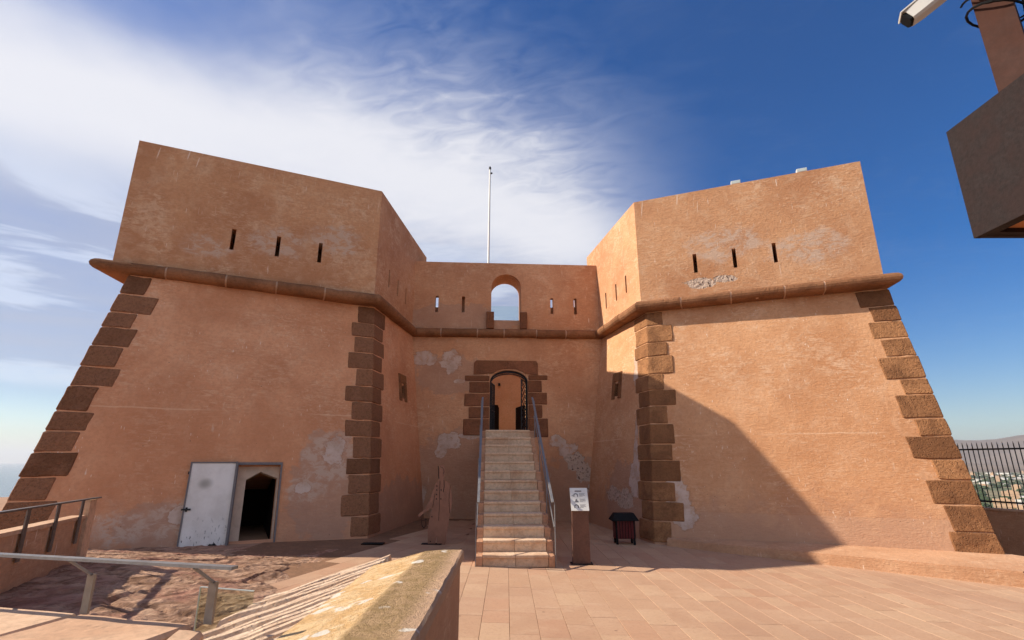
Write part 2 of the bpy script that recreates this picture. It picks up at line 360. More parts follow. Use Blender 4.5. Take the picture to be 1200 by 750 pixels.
def glassmat(name, tint=(.86, .93, .90)):
    m = bpy.data.materials.new(name); m.use_nodes = True; nt = m.node_tree
    for n_ in list(nt.nodes): nt.nodes.remove(n_)
    tr = nt.nodes.new('ShaderNodeBsdfTransparent'); tr.inputs[0].default_value = (*tint, 1)
    gl = nt.nodes.new('ShaderNodeBsdfGlossy'); gl.inputs['Roughness'].default_value = .03
    N_ = NT(nt); lwt = nt.nodes.new('ShaderNodeLayerWeight'); lwt.inputs[0].default_value = .5
    fac_ = N_.math('ADD', .05, N_.math('MULTIPLY', N_.math('POWER', lwt.outputs['Facing'], 4.0), .7))
    mx_ = nt.nodes.new('ShaderNodeMixShader'); o_ = nt.nodes.new('ShaderNodeOutputMaterial')
    nt.links.new(fac_, mx_.inputs[0]); nt.links.new(tr.outputs[0], mx_.inputs[1]); nt.links.new(gl.outputs[0], mx_.inputs[2]); nt.links.new(mx_.outputs[0], o_.inputs[0])
    return m
M['glass'] = glassmat('clear_glass', (.90, .96, .95)); M['glass_green'] = glassmat('green_glass', (.88, .93, .86))

# ------------------------------------------------------------------ object helpers
WO = {}
def link(name, me, parent=None, origin=(0, 0, 0)):
    o = bpy.data.objects.new(name, me); COL.objects.link(o)
    origin = Vector(origin); WO[o] = origin
    if parent is not None:
        o.parent = parent; o.location = origin - WO[parent]
    else: o.location = origin
    return o
def tag(o, label=None, cat=None, group=None, kind=None):
    for k, v in (('label', label), ('category', cat), ('group', group), ('kind', kind)):
        if v: o[k] = v
    return o
def thing(name, label, cat, loc, group=None):
    return tag(link(name, None, None, loc), label, cat, group)
def mesh(name, verts, faces, mat, parent=None, origin=None, smooth=False):
    vs = [Vector(v) for v in verts]
    if origin is None:
        lo = Vector([min(v[i] for v in vs) for i in range(3)]); hi = Vector([max(v[i] for v in vs) for i in range(3)])
        origin = Vector(((lo.x+hi.x)/2, (lo.y+hi.y)/2, lo.z))
    origin = Vector(origin)
    me = bpy.data.meshes.new(name)
    me.from_pydata([v-origin for v in vs], [], faces)
    me.materials.append(M[mat] if isinstance(mat, str) else mat)
    bm = bmesh.new(); bm.from_mesh(me); bmesh.ops.recalc_face_normals(bm, faces=bm.faces); bm.to_mesh(me); bm.free()
    if smooth: me.shade_smooth()
    me.update()
    return link(name, me, parent, origin)
class G:
    """collects shapes into one mesh"""
    def __init__(s): s.v = []; s.f = []
    def add(s, vs, fs):
        n = len(s.v); s.v += [Vector(v) for v in vs]; s.f += [tuple(i+n for i in f) for f in fs]; return s
    def hexa(s, p):                         # 4 bottom, 4 top
        return s.add(p, [(3,2,1,0), (4,5,6,7), (0,1,5,4), (1,2,6,5), (2,3,7,6), (3,0,4,7)])
    def box(s, x0, x1, y0, y1, z0, z1):
        return s.hexa([(x0,y0,z0),(x1,y0,z0),(x1,y1,z0),(x0,y1,z0),(x0,y0,z1),(x1,y0,z1),(x1,y1,z1),(x0,y1,z1)])
    def prism(s, a, b):
        n = len(a)
        return s.add(list(a)+list(b), [tuple(reversed(range(n))), tuple(range(n, 2*n))]+[(i, (i+1) % n, n+(i+1) % n, n+i) for i in range(n)])
    def bar(s, p, q, w, h, up=(0,0,1)):     # rectangular bar between two points
        p, q = Vector(p), Vector(q); d = (q-p).normalized(); u = Vector(up)
        if abs(d.dot(u)) > .98: u = Vector((0, 1, 0))
        r = d.cross(u).normalized(); u = r.cross(d).normalized()
        c = [(-1,-1), (1,-1), (1,1), (-1,1)]
        return s.hexa([p+r*(a*w/2)+u*(b*h/2) for a, b in c]+[q+r*(a*w/2)+u*(b*h/2) for a, b in c])
    def tube(s, pts, r, n=8):
        pts = [Vector(p) for p in pts]; rings = []
        for i, p in enumerate(pts):
            d = (pts[min(i+1, len(pts)-1)]-pts[max(i-1, 0)]).normalized()
            u = Vector((0, 0, 1)) if abs(d.z) < .95 else Vector((1, 0, 0))
            a = d.cross(u).normalized(); b = a.cross(d)
            rr = r[i] if isinstance(r, (list, tuple)) else r
            rings.append([p+(a*math.cos(t)+b*math.sin(t))*rr for t in [2*math.pi*k/n for k in range(n)]])
        vs = [v for g in rings for v in g]
        fs = [(i*n+k, i*n+(k+1) % n, (i+1)*n+(k+1) % n, (i+1)*n+k) for i in range(len(pts)-1) for k in range(n)]
        fs += [tuple(reversed(range(n))), tuple(range((len(pts)-1)*n, len(pts)*n))]
        return s.add(vs, fs)
    def build(s, name, mat, parent=None, origin=None, smooth=False): return mesh(name, s.v, s.f, mat, parent, origin, smooth)

class Frame:
    """a wall face: a along, b up the face, c outwards"""
    def __init__(s, o, e1, e2): s.o = Vector(o); s.e1 = Vector(e1).normalized(); s.n = s.e1.cross(Vector(e2)).normalized(); s.e2 = s.n.cross(s.e1).normalized()
    def p(s, a, b, c=0.0): return s.o+s.e1*a+s.e2*b+s.n*c
    def box(s, g, a0, a1, b0, b1, c0, c1):
        return g.hexa([s.p(a0,b0,c0), s.p(a1,b0,c0), s.p(a1,b0,c1), s.p(a0,b0,c1), s.p(a0,b1,c0), s.p(a1,b1,c0), s.p(a1,b1,c1), s.p(a0,b1,c1)])
    def poly(s, g, pts, c0, c1): return g.prism([s.p(a,b,c0) for a, b in pts], [s.p(a,b,c1) for a, b in pts])

def cut(o, g_list):
    """subtract solids from a mesh object, real openings"""
    tmp = []
    for g in g_list:
        me = bpy.data.meshes.new('tmp'); me.from_pydata([v-WO[o] for v in g.v], [], g.f)
        bm = bmesh.new(); bm.from_mesh(me); bmesh.ops.recalc_face_normals(bm, faces=bm.faces); bm.to_mesh(me); bm.free()
        c = bpy.data.objects.new('tmp', me); COL.objects.link(c); c.matrix_world = Matrix.Translation(WO[o])
        md = o.modifiers.new('b', 'BOOLEAN'); md.operation = 'DIFFERENCE'; md.solver = 'EXACT'; md.object = c; tmp.append(c)
    bpy.context.view_layer.update()
    dg = bpy.context.evaluated_depsgraph_get()
    me = bpy.data.meshes.new_from_object(o.evaluated_get(dg))
    o.modifiers.clear(); old = o.data; o.data = me; me.name = old.name; bpy.data.meshes.remove(old)
    for c in tmp: m_ = c.data; bpy.data.objects.remove(c); bpy.data.meshes.remove(m_)

def rough_block(name, corners, mat, parent, amp=.017, n=3):
    """hexahedral stone with worn edges and an uneven face (corners: 4 bottom, 4 top)"""
    g = G().hexa(corners)
    bm = bmesh.new()
    vs = [bm.verts.new(v) for v in g.v]
    for f in g.f: bm.faces.new([vs[i] for i in f])
    bmesh.ops.recalc_face_normals(bm, faces=bm.faces)
    bmesh.ops.bevel(bm, geom=list(bm.edges), offset=.018, segments=1, affect='EDGES', clamp_overlap=True)
    big = [e for e in bm.edges if e.calc_length() > .17]
    bmesh.ops.subdivide_edges(bm, edges=big, cuts=n-1, use_grid_fill=True)
    sd_ = random.random()*50
    for v in bm.verts:
        d = mnoise.noise_vector(v.co*4.5+Vector((sd_, 0, 0)))
        v.co += d*amp
    bmesh.ops.recalc_face_normals(bm, faces=bm.faces)
    me = bpy.data.meshes.new(name)
    lo = Vector([sum(v[i] for v in g.v)/8 for i in range(3)])
    for v in bm.verts: v.co -= lo
    bm.to_mesh(me); bm.free(); me.materials.append(M[mat])
    return link(name, me, parent, lo)

def gz(x, y=0): return -.028*max(-9, min(9.5, x))

# ================================================================== terrain, sea, far land
def hill_h(x, y):
    r = math.hypot(x, y-8)
    h = gz(x)-.02
    if x > 9.4: h -= .95*min(1, (x-9.4)/1.4)
    if y < -6: pass
    if r > 26:
        t = min(1, (r-26)/330)
        h -= 78*(t*t*(3-2*t))**.8
    return h
vs, fs = [], []
rings = [0, 2, 4, 6, 7.5, 9, 9.6, 10.2, 11, 12, 14, 16, 18, 21, 24, 26, 30, 36, 45, 60, 80, 105, 135, 170, 210, 260, 320, 380, 500, 700, 1000, 1500, 2200, 3200, 4500, 6500, 9000, 12500, 16000]
NS = 144
for r in rings:
    for k in range(NS):
        t = 2*math.pi*k/NS
        x, y = r*math.sin(t), 8+r*math.cos(t)
        z = hill_h(x, y)
        if r > 300:
            land = max(0, min(1, (math.degrees(math.atan2(x, y))+2)/14)) if abs(math.degrees(math.atan2(x, y))) < 150 else 0
            z = -77.5*land-92*(1-land)+(2.5*mnoise.noise(Vector((x*.002, y*.002, 0))) if land > .9 else 0)
        vs.append((x, y, z))
for i in range(len(rings)-1):
    for k in range(NS):
        fs.append((i*NS+k, i*NS+(k+1) % NS, (i+1)*NS+(k+1) % NS, (i+1)*NS+k))
def terrain_mat():
    m, N, b = newmat('terrain', .95, .1)
    P = N.pos(); x, y, z = N.sep(P)
    far = N.map(N.vmath('LENGTH', P), 200, 500)
    near = N.mix(N.noise(P, 1.5, 6, .6), rgb(138, 104, 82), rgb(190, 154, 126))
    f1 = N.noise(P, .004, 5, .6); f2 = N.voro(P, .009, out='Color'); f3 = N.noise(P, .03, 6, .65)
    fl = N.mix(N.map(f1, .4, .6), rgb(138, 124, 96), rgb(92, 100, 66))
    fl = N.mix(.35, fl, N.mix(N.sep(f2)[0], rgb(150, 136, 108), rgb(84, 92, 62)))
    fl = N.mix(N.map(f3, .55, .65, 0, .7), fl, rgb(58, 70, 44))
    N.put(b.inputs['Base Color'], N.mix(far, near, fl)); return m
M['terrain'] = terrain_mat()
tag(mesh('terrain', vs, fs, 'terrain', origin=(0, 0, 0), smooth=True), kind='structure')

def sea_mat():
    m, N, b = newmat('sea', .18, .5)
    P = N.pos()
    b.inputs['Base Color'].default_value = (*rgb(62, 84, 96), 1)
    N.put(b.inputs['Normal'], N.bump(N.noise(P, .06, 6, .6), .6, 2.0)); return m
M['sea'] = sea_mat()
n = 96
vs = [(0, 0, -80)]+[(r*math.sin(2*math.pi*k/n), r*math.cos(2*math.pi*k/n), -80) for r in (3000, 15500, 42000) for k in range(n)]
fs = [(0, 1+k, 1+(k+1) % n) for k in range(n)]+[(1+i*n+k, 1+i*n+(k+1) % n, 1+(i+1)*n+(k+1) % n, 1+(i+1)*n+k) for i in range(2) for k in range(n)]
tag(mesh('sea', vs, fs, 'sea', origin=(0, 0, -80)), kind='structure')

def hills_mat():
    m, N, b = newmat('far_hills', .95, .1)
    P = N.pos(); f = N.noise(P, .0012, 7, .6); g = N.noise(P, .006, 6, .65)
    c = N.mix(N.map(f, .4, .62), rgb(112, 92, 74), rgb(134, 114, 94))
    N.put(b.inputs['Base Color'], N.mix(N.map(g, .5, .7, 0, .6), c, rgb(82, 78, 58))); return m
M['hills'] = hills_mat()
def ridge(name, r0, depth, a0, a1, prof, seed, label=None):
    vs, fs = [], []; na, nr = 150, 22
    for i in range(nr+1):
        v = i/nr
        for k in range(na+1):
            a = R(a0+(a1-a0)*k/na); r = r0+depth*v
            x, y = r*math.sin(a), r*math.cos(a)
            e = math.sin(math.pi*min(1, v*1.0))**.9
            nn = mnoise.fractal(Vector((x*.0004, y*.0004, seed)), 1.0, 2.1, 6)
            rid = 1-abs(mnoise.noise(Vector((x*.0009, y*.0009, seed+5))))*1.2
            z = -84+e*prof(math.degrees(a))*(0.80+.22*nn+.16*rid)
            vs.append((x, y, z))
    for i in range(nr):
        for k in range(na): q = i*(na+1)+k; fs.append((q, q+1, q+na+2, q+na+1))
    return tag(mesh(name, vs, fs, 'hills', origin=(0, 0, -84), smooth=True), kind='structure')
ridge('hills', 9000, 4200, 18, 85, lambda a: 400+11*max(0, a-41)+45*math.sin(a*.35)-30*math.cos(a*.9), 3.3)
ridge('hills', 5600, 2000, 25, 85, lambda a: 120+60*math.sin(a*.22+1.2), 9.1)

# ================================================================== paving
tag(G().hexa([(-5.0,-4,gz(-5)-.5),(9.5,-4,gz(9.5)-.5),(9.5,17.5,gz(9.5)-.5),(-5.0,17.5,gz(-5)-.5),(-5.0,-4,gz(-5)-.009),(9.5,-4,gz(9.5)-.009),(9.5,17.5,gz(9.5)-.009),(-5.0,17.5,gz(-5)-.009)]).build('paving', 'joint', origin=(0, 0, 0)), kind='structure')
paving = bpy.data.objects['paving']
L_, W_ = .62, .31
def slab_mesh(l, w):
    bm = bmesh.new(); bmesh.ops.create_cube(bm, size=1)
    for v in bm.verts: v.co = Vector((v.co.x*(w-.004), v.co.y*(l-.004), v.co.z*.03-.015))
    bmesh.ops.bevel(bm, geom=[e for e in bm.edges if all(v.co.z > -.01 for v in e.verts)], offset=.002, segments=1, affect='EDGES')
    me = bpy.data.meshes.new('paving_slab'); bm.to_mesh(me); bm.free(); me.materials.append(M['paver']); return me
slabs = [slab_mesh(l, W_) for l in (.46, .62, .78, .93)]
lens = (.46, .62, .78, .93)
tilt = Matrix.Rotation(math.atan(.028), 4, 'Y')
cand = []
def fill(x0, x1, y0, y1, rot, test, zone):
    R2 = Matrix.Rotation(rot, 2)
    nx = int((x1-x0)/W_)
    for i in range(nx):
        y = y0-random.random()*.9; x = x0+(i+.5)*W_
        while y < y1:
            k = random.choices((0, 1, 2, 3), (2, 4, 3, 2))[0]; l = lens[k]
            c = R2 @ Vector((x, y+l/2)); y += l
            if test(c.x, c.y): cand.append((c.x, c.y, rot, k, zone))
fill(-1.2, 9.6, 1.0, 17.0, R(0.6), lambda x, y: x > -1.15 and y > 2.0 and not (x < -.45 and y < 4.4), 0)
def left_zone(x, y): return -4.9 < x < -.95 and 4.9 < y < 16.2 and x > -3.35+.18*(7.2-y)*(-.9 if y > 7.2 else 1) 
fill(-9.0, 3.5, 3.0, 18.5, R(-16), left_zone, 1)
stuff = G()
def in_view(x, y): return y > 4.6 and abs(x) < (y*.964-.45)*1.03
for zone, lim in ((0, 300), (1, 190)):
    cs = sorted([c for c in cand if c[4] == zone], key=lambda c: (not in_view(c[0], c[1]), c[1] if c[1] > 4.6 else 100))
    for i, (x, y, rot, k, _) in enumerate(cs):
        z = gz(x)+random.uniform(.001, .0035)-(.0038 if zone else 0)
        if i < lim:
            o = bpy.data.objects.new('paving_slab', slabs[k]); COL.objects.link(o); o.parent = paving
            o.matrix_local = Matrix.Translation((x, y, z)) @ tilt @ Matrix.Rotation(rot+random.uniform(-.003, .003), 4, 'Z')
        else:
            mt = Matrix.Translation((x, y, z)) @ tilt @ Matrix.Rotation(rot, 4, 'Z')
            w, l = (W_-.007)/2, (lens[k]-.007)/2
            stuff.hexa([mt @ Vector(q) for q in ((-w,-l,-.03),(w,-l,-.03),(w,l,-.03),(-w,l,-.03),(-w,-l,0),(w,-l,0),(w,l,0),(-w,l,0))])
tag(stuff.build('paving_slabs_far', 'paver_far', paving), kind='stuff')

# rock at the left of the paving
def rock_h(x, y):
    b = .02+.30*max(0, min(1, (-3.0-x)/3.0))
    b *= max(0, min(1, (9.9-y)/2.2))
    edge = max(0, min(1, (-2.75-.25*math.sin(y*1.7)-.12*(y-6.5)-x+.35*mnoise.noise(Vector((x*2, y*2, 3))))/.35))
    u, v = (x*.42+y*.91), (x*.91-y*.42)                       # bedding runs up to the right
    w_ = .5*mnoise.noise(Vector((x*.7, y*.7, 4)))
    ph = (v+w_)*2.3; fr_ = ph-math.floor(ph)
    ledge = (fr_ if fr_ < .88 else (1-fr_)/.12*.88)*.010*(1+2*mnoise.noise(Vector((x, y, 9))))
    s2 = mnoise.fractal(Vector((v*5.0, u*1.6, 7.0)), 1.0, 2.2, 5)
    s3 = mnoise.turbulence(Vector((v*11, u*8, 2.0)), 5, True)
    return gz(x)-.03+(b+ledge+.013*s2+.020*s3-.05*max(0, .06-abs(mnoise.noise(Vector((v*1.5, u*.5, 5)))))/.06)*edge
vs, fs = [], []; nx, ny = 190, 230
for j in range(ny+1):
    for i in range(nx+1):
        x = -8.2+6.2*i/nx; y = 3.3+7.4*j/ny
        vs.append((x, y, rock_h(x, y)))
for j in range(ny):
    for i in range(nx): q = j*(nx+1)+i; fs.append((q, q+1, q+nx+2, q+nx+1))
tag(mesh('bedrock', vs, fs, 'rock', smooth=False), kind='structure')

# ================================================================== the fort
fort = thing('fortress', 'ochre plastered fort with two battered bastions joined by a low gate wall', 'fort', (0, 14, 0))
PATH = [Vector(p) for p in ((-9.7,18.5), (-8.78,10.50), (-3.64,12.86), (-3.30,16.36), (2.95,16.75), (3.56,13.50), (8.77,11.37), (9.9,18.5))]
ZC, ZT = 5.80, 9.0
# battered bodies: corner edges (top at z=5.72, bottom at z=-.8) extrapolated from the measured arrises
def edge_at(p, q, z): p, q = Vector(p), Vector(q); return p+(q-p)*((z-p.z)/(q.z-p.z))
LOUT = ((-8.75,9.32,.83), (-8.40,10.58,5.62)); LIN = ((-3.17,12.09,.13), (-3.66,13.03,5.62)); LRE = ((-2.72,16.9,.1), (-3.20,16.9,5.62))
ROUT = ((8.98,10.16,.03), (8.90,11.50,5.62)); RIN = ((3.22,12.45,.0), (3.70,13.55,5.62)); RRE = ((2.40,17.2,0), (2.90,17.2,5.62))
LBK = ((-10.2,18.5,0), (-9.4,18.5,5.62)); RBK = ((10.4,18.5,0), (9.6,18.5,5.62))
def planar(a, b, far):
    """slide the far edge's foot so that the flank is a true plane"""
    A_, B2, C_ = Vector(a), Vector(b), Vector(far[1]); nn = (B2-A_).cross(C_-A_); D_ = Vector(far[0])
    D_.x = A_.x-((D_.y-A_.y)*nn.y+(D_.z-A_.z)*nn.z)/nn.x
    return (tuple(D_), far[1])
LRE = planar(*LIN, LRE); RRE = planar(*RIN, RRE)
def body(name, edges, mat):
    a = [edge_at(*e, -.8) for e in edges]; b = [edge_at(*e, 5.74) for e in edges]
    return G().prism(a, b).build(name, mat, fort)
bastL = body('bastion', [LBK, LOUT, LIN, LRE, ((-2.9,18.5,0), (-3.2,18.5,5.62))], 'plaster_left')
bastR = body('bastion', [RRE, RIN, ROUT, RBK, ((2.9,18.5,0), (2.9,18.5,5.62))], 'plaster_right')
tag(bastL, label='shaded left bastion with open white side door'); tag(bastR, label='sunlit right bastion crossed by a diagonal shadow')
def face(e_a, e_b):
    o = edge_at(*e_a, 0); e1 = edge_at(*e_b, 0)-o; up = edge_at(*e_a, 5)-o
    return Frame(o, e1, up)
FL = face(LOUT, LIN); FLK = face(LIN, LRE); FR = face(RIN, ROUT); FRK = face(RRE, RIN)
def loc(F, P): d = Vector(P)-F.o; return d.dot(F.e1), d.dot(F.e2)

# side door in the left bastion
a0, b0 = loc(FL, (-5.60,10.92,.17)); a1, b1 = loc(FL, (-4.92,11.35,1.66))
cut(bastL, [FL.box(G(), a0, a1, b0, b1, -.28, .4), FL.box(G(), a0+.06, a1-.04, b0, b1-.06, -3.0, -.2)])
dj = G(); pk = b1-.13                                                      # cream wall with a pointed opening, set back in the recess
FL.box(dj, a0, a0+.17, b0-.1, b1, -.34, -.16); FL.box(dj, a1-.035, a1, b0-.1, b1, -.34, -.16)
FL.poly(dj, [(a0+.17,b1-.27), (a0+.17,b1), ((a0+a1)/2+.03,b1), ((a0+a1)/2+.03,pk+.02)], -.34, -.16)
FL.poly(dj, [((a0+a1)/2+.03,pk+.02), ((a0+a1)/2+.03,b1), (a1-.035,b1), (a1-.035,b1-.25)], -.34, -.16)
dj.build('door_reveal', 'cream', bastL)
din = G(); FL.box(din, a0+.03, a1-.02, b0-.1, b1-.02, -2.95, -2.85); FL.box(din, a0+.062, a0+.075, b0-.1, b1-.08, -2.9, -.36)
FL.box(din, a1-.056, a1-.044, b0-.1, b1-.08, -2.9, -.36); din.build('passage_wall', 'dark', bastL)  # lining coloured near-black to stand for the unlit passage
fr = G(); FL.box(fr, a0-.05, a0, b0-.12, b1+.05, -.03, .035); FL.box(fr, a1, a1+.035, b0-.12, b1+.05, -.03, .03); FL.box(fr, a0, a1, b1, b1+.05, -.03, .033)
fr.build('door_frame', 'grey_frame', bastL)
l0, _ = loc(FL, (-6.36,10.58,.2))
leaf = FL.box(G(), l0, a0-.06, b0-.07, b1+.02, .05, .085).build('door_leaf', 'door', bastL)
tag(leaf, label='white chipped metal door leaf folded back against wall')
ed = G()
FL.box(ed, l0-.03, l0, b0-.09, b1+.045, .04, .10); FL.box(ed, a0-.06, a0-.022, b0-.09, b1+.045, .04, .14)
FL.box(ed, l0, a0-.06, b1+.02, b1+.045, .045, .10); FL.box(ed, l0, a0-.06, b0-.09, b0-.07, .045, .10)
ed.build('leaf_edge', 'grey_frame', leaf)
bo = G(); FL.box(bo, l0-.06, l0+.10, b0+.60, b0+.63, .085, .11); FL.box(bo, l0+.01, l0+.045, b0+.575, b0+.655, .085, .10); bo.build('bolt', 'iron', leaf)
FL.box(G(), l0-.05, l0-.005, b1-.19, b1-.14, .05, .09).build('hinge', 'iron', leaf)
bl = G(); FL.poly(bl, [(a0-.36,b0-.066), (a0-.33,b0-.025), (a0-.28,b0-.035), (a0-.25,b0-.01), (a0-.22,b0-.04), (a0-.19,b0-.066)], .084, .088); bl.build('rust_hole', 'iron', leaf)
ho = G(); ha, hb = loc(FL, (-4.70,11.51,1.10))
FL.poly(ho, [(ha-.12,hb-.02), (ha-.05,hb+.09), (ha+.05,hb+.11), (ha+.12,hb+.16), (ha+.1,hb+.05), (ha+.02,hb), (ha-.04,hb-.09)], -.02, .006); ho.build('exposed_stone', 'quoin_shaded', bastL)

# small stone framed windows on the inner flanks
def flank_window(F, P, parent, mir):
    a, b = loc(F, P); q = lambda *r: F.box(G(), *r)
    cut(parent, [q(a-.13, a+.13, b-.28, b+.10, -.7, .3)])
    for nm, r in (('window_stone', (a-.32, a-.13, b-.36, b+.16)), ('window_stone', (a+.13, a+.32, b-.36, b+.16)), ('window_stone', (a-.32, a+.32, b+.17, b+.42))):
        F.box(G(), r[0], r[1], r[2], r[3], -.15, .03).build(nm, 'quoin', parent)
    F.box(G(), a-.12, a+.12, b-.27, b+.09, -.66, -.6).build('window_shade_panel', 'dark', parent)  # near-black panel added as the shade inside the recess
flank_window(FLK, (-3.30,15.05,3.75), bastL, 1)
flank_window(FRK, (3.06,15.15,3.85), bastR, -1)

# quoins
def quoins(edge, F_front, da, F_side, db, parent, mat, n=13, z0=-.02, z1=5.64, first_long=False, wf=(.50, .74), ws=(.62, .74)):
    """corner stones climbing one battered edge: da/db = +1/-1, direction along each face away from the corner"""
    zs = [z0+(z1-z0)*i/n+(random.uniform(-.055, .055) if 0 < i < n else 0) for i in range(n+1)]
    for i in range(n):
        lng = (i % 2 == 0) == first_long
        w = wf[1 if lng else 0]+random.uniform(-.075, .075); s_ = ws[0 if lng else 1]+random.uniform(-.05, .05)
        za, zb = zs[i]+.010, zs[i+1]-.010
        e = .020+random.uniform(-.006, .008)
        cs = []
        for z in (za, zb):
            c = edge_at(*edge, z)
            d1 = F_front.e1*da; d2 = F_side.e1*db
            corner = c+(F_front.n+F_side.n)*(e/(1+F_front.n.dot(F_side.n)))
            cs.append([corner, c+d1*w+F_front.n*e, c+d1*w-F_front.n*.25+d2*.1, c+d2*s_+F_side.n*e])
            for v in cs[-1]: v.z = z
        order = cs[0]+cs[1]
        rough_block('quoin_stone', order, mat, parent)
FLO = Frame(edge_at(*LOUT, 0), edge_at(*LOUT, 0)-edge_at(*LBK, 0), edge_at(*LOUT, 5)-edge_at(*LOUT, 0))
FRO = Frame(edge_at(*ROUT, 0), edge_at(*RBK, 0)-edge_at(*ROUT, 0), edge_at(*ROUT, 5)-edge_at(*ROUT, 0))
quoins(LIN, FL, -1, FLK, 1, bastL, 'quoin_shaded', z0=.12, first_long=False, wf=(.42, .57))
quoins(LOUT, FL, 1, FLO, -1, bastL, 'quoin_shaded', z0=.15, first_long=False, wf=(.48, .66))
quoins(RIN, FR, 1, FRK, -1, bastR, 'quoin', z0=-.05, first_long=False, wf=(.44, .62))
quoins(ROUT, FR, -1, FRO, 1, bastR, 'quoin', z0=.03, first_long=True, wf=(.54, .72))

# parapets above the string course
def seg_frame(i): p, q = PATH[i], PATH[i+1]; return Frame((p.x, p.y, 0), (q.x-p.x, q.y-p.y, 0), (0, 0, 1)), (q-p).length
def upper(name, pts, mat, inset):
    o = G().prism([(x, y, 5.80) for x, y in pts], [(x, y, ZT) for x, y in pts]).build(name, mat, fort)
    return o
pL = upper('parapet', [tuple(PATH[1]), tuple(PATH[2]), tuple(PATH[3]), (-3.17, 17.7), (-9.6, 17.7)], 'plaster_parapet', 0)
pR = upper('parapet', [(2.772, 17.7), tuple(PATH[4]), tuple(PATH[5]), tuple(PATH[6]), (9.78, 17.7)], 'plaster_parapet', 0)
tag(pL, label='shaded left parapet with loophole slits'); tag(pR, label='sunlit right parapet with loophole slits')
def slit_cut(i, xs, z0, z1, w=.095, depth=.7):
    F, L = seg_frame(i); out = []
    for P in xs:
        a, _ = loc(F, (*P, 0)); out.append(F.box(G(), a-w/2, a+w/2, z0, z1, -depth, .3))
    return out
deckL = G().prism([(-8.7,16.9,7.7), (-7.9,11.9,7.7), (-4.4,13.6,7.7), (-4.2,16.9,7.7)], [(-8.7,16.9,9.5), (-7.9,11.9,9.5), (-4.4,13.6,9.5), (-4.2,16.9,9.5)])
deckR = G().prism([(3.9,16.9,7.7), (4.35,14.2,7.7), (8.1,12.6,7.7), (8.9,16.9,7.7)], [(3.9,16.9,9.5), (4.35,14.2,9.5), (8.1,12.6,9.5), (8.9,16.9,9.5)])
cut(pL, slit_cut(1, [(-6.76,11.43), (-5.85,11.84), (-4.95,12.26)], 6.62, 7.16)+slit_cut(2, [(-3.55,13.9), (-3.47,14.7), (-3.39,15.52)], 6.52, 7.05, .10)+[deckL])
cut(pR, slit_cut(5, [(4.95,12.93), (5.86,12.56), (6.74,12.19)], 6.60, 7.14)+slit_cut(4, [(3.38,14.40), (3.23,15.16), (3.06,16.02)], 6.52, 7.06, .10)+[deckR])

# gate wall between the bastions
FC, LC = seg_frame(3)
cw = FC.box(G(), -.5, LC+.6, -.3, 5.76, -1.0, 0).build('gate_wall', 'plaster_curtain', fort)
ar = []
for k in range(13):
    t = math.pi*(1-k/12); ar.append((3.205+.615*math.cos(t), 4.22+.36*math.sin(t)))
cut(cw, [FC.poly(G(), [(2.59,2.45)]+ar+[(3.82,2.45)], -1.4, .3)])
cp = FC.box(G(), -.2, LC+.2, 5.76, 8.31, -1.0, .0).build('gate_parapet', 'plaster_curtain', fort)
ar2 = [(3.11+.505*math.cos(math.pi*(1-k/14)), 7.44+.47*math.sin(math.pi*(1-k/14))) for k in range(15)]
cut(cp, [FC.poly(G(), [(2.605,6.27)]+ar2+[(3.615,6.27)], -1.4, .4)]+[FC.box(G(), s-.05, s+.05, 6.52, 7.08, -.25, .3) for s in (.78, 1.665, 4.665, 5.47)]+[FC.box(G(), s-.16, s+.16, zl, 7.85, -1.3, -.2) for s, zl in ((.78, 6.76), (4.665, 6.82), (5.47, 6.85))])
for a, b in ((2.45, 2.70), (3.57, 3.81)):
    rough_block('embrasure_post', [FC.p(a,5.95,-.05), FC.p(b,5.95,-.05), FC.p(b,5.95,.14), FC.p(a,5.95,.14), FC.p(a,6.53,-.05), FC.p(b,6.53,-.05), FC.p(b,6.53,.14), FC.p(a,6.53,.14)], 'surround', cp, .008)
FC.box(G(), 2.62, 3.60, 6.29, 7.02, -.85, -.838).build('glass_guard', 'glass', cp)
# stones round the gateway
def cblock(a0, a1, b0, b1, nm='door_stone', c1=.03): 
    return rough_block(nm, [FC.p(a0,b0,-.3), FC.p(a1,b0,-.3), FC.p(a1,b0,c1), FC.p(a0,b0,c1), FC.p(a0,b1,-.3), FC.p(a1,b1,-.3), FC.p(a1,b1,c1), FC.p(a0,b1,c1)], 'surround', cw, .009)
for a0_, a1_, b0_, b1_ in ((1.78,2.575,4.22,4.39), (1.93,2.58,3.84,4.19), (1.78,2.585,3.41,3.81), (1.93,2.575,3.03,3.38), (1.76,2.58,2.50,3.0), (3.835,4.46,4.27,4.42), (3.83,4.27,3.87,4.25), (3.83,4.44,3.48,3.85), (3.835,4.28,3.05,3.45), (3.83,4.46,2.45,3.03)): cblock(a0_, a1_, b0_, b1_)
# lintel: voussoir-like head in two stones, arched underside
top = [(2.06,4.42), (2.06,4.80), (2.14,4.89), (4.10,4.89), (4.15,4.80), (4.15,4.43)]
und = [(3.205+.66*math.cos(math.pi*k/10), 4.225+.41*math.sin(math.pi*k/10)) for k in range(1, 10)]
und = [p for p in und if p[1] > 4.425]
half = len(und)//2
for sgn in (0, 1):
    if sgn == 0: pl = [(2.06,4.43), (2.06,4.80), (2.14,4.89), (3.20,4.89), (3.20,4.625)]+[p for p in und[half+1:]]
    else: pl = [(3.21,4.625), (3.21,4.89), (4.10,4.89), (4.15,4.80), (4.15,4.43)]+[p for p in und[:half]]
    g = FC.poly(G(), pl, -.3, .034)
    g.build('lintel_stone', 'surround', cw)
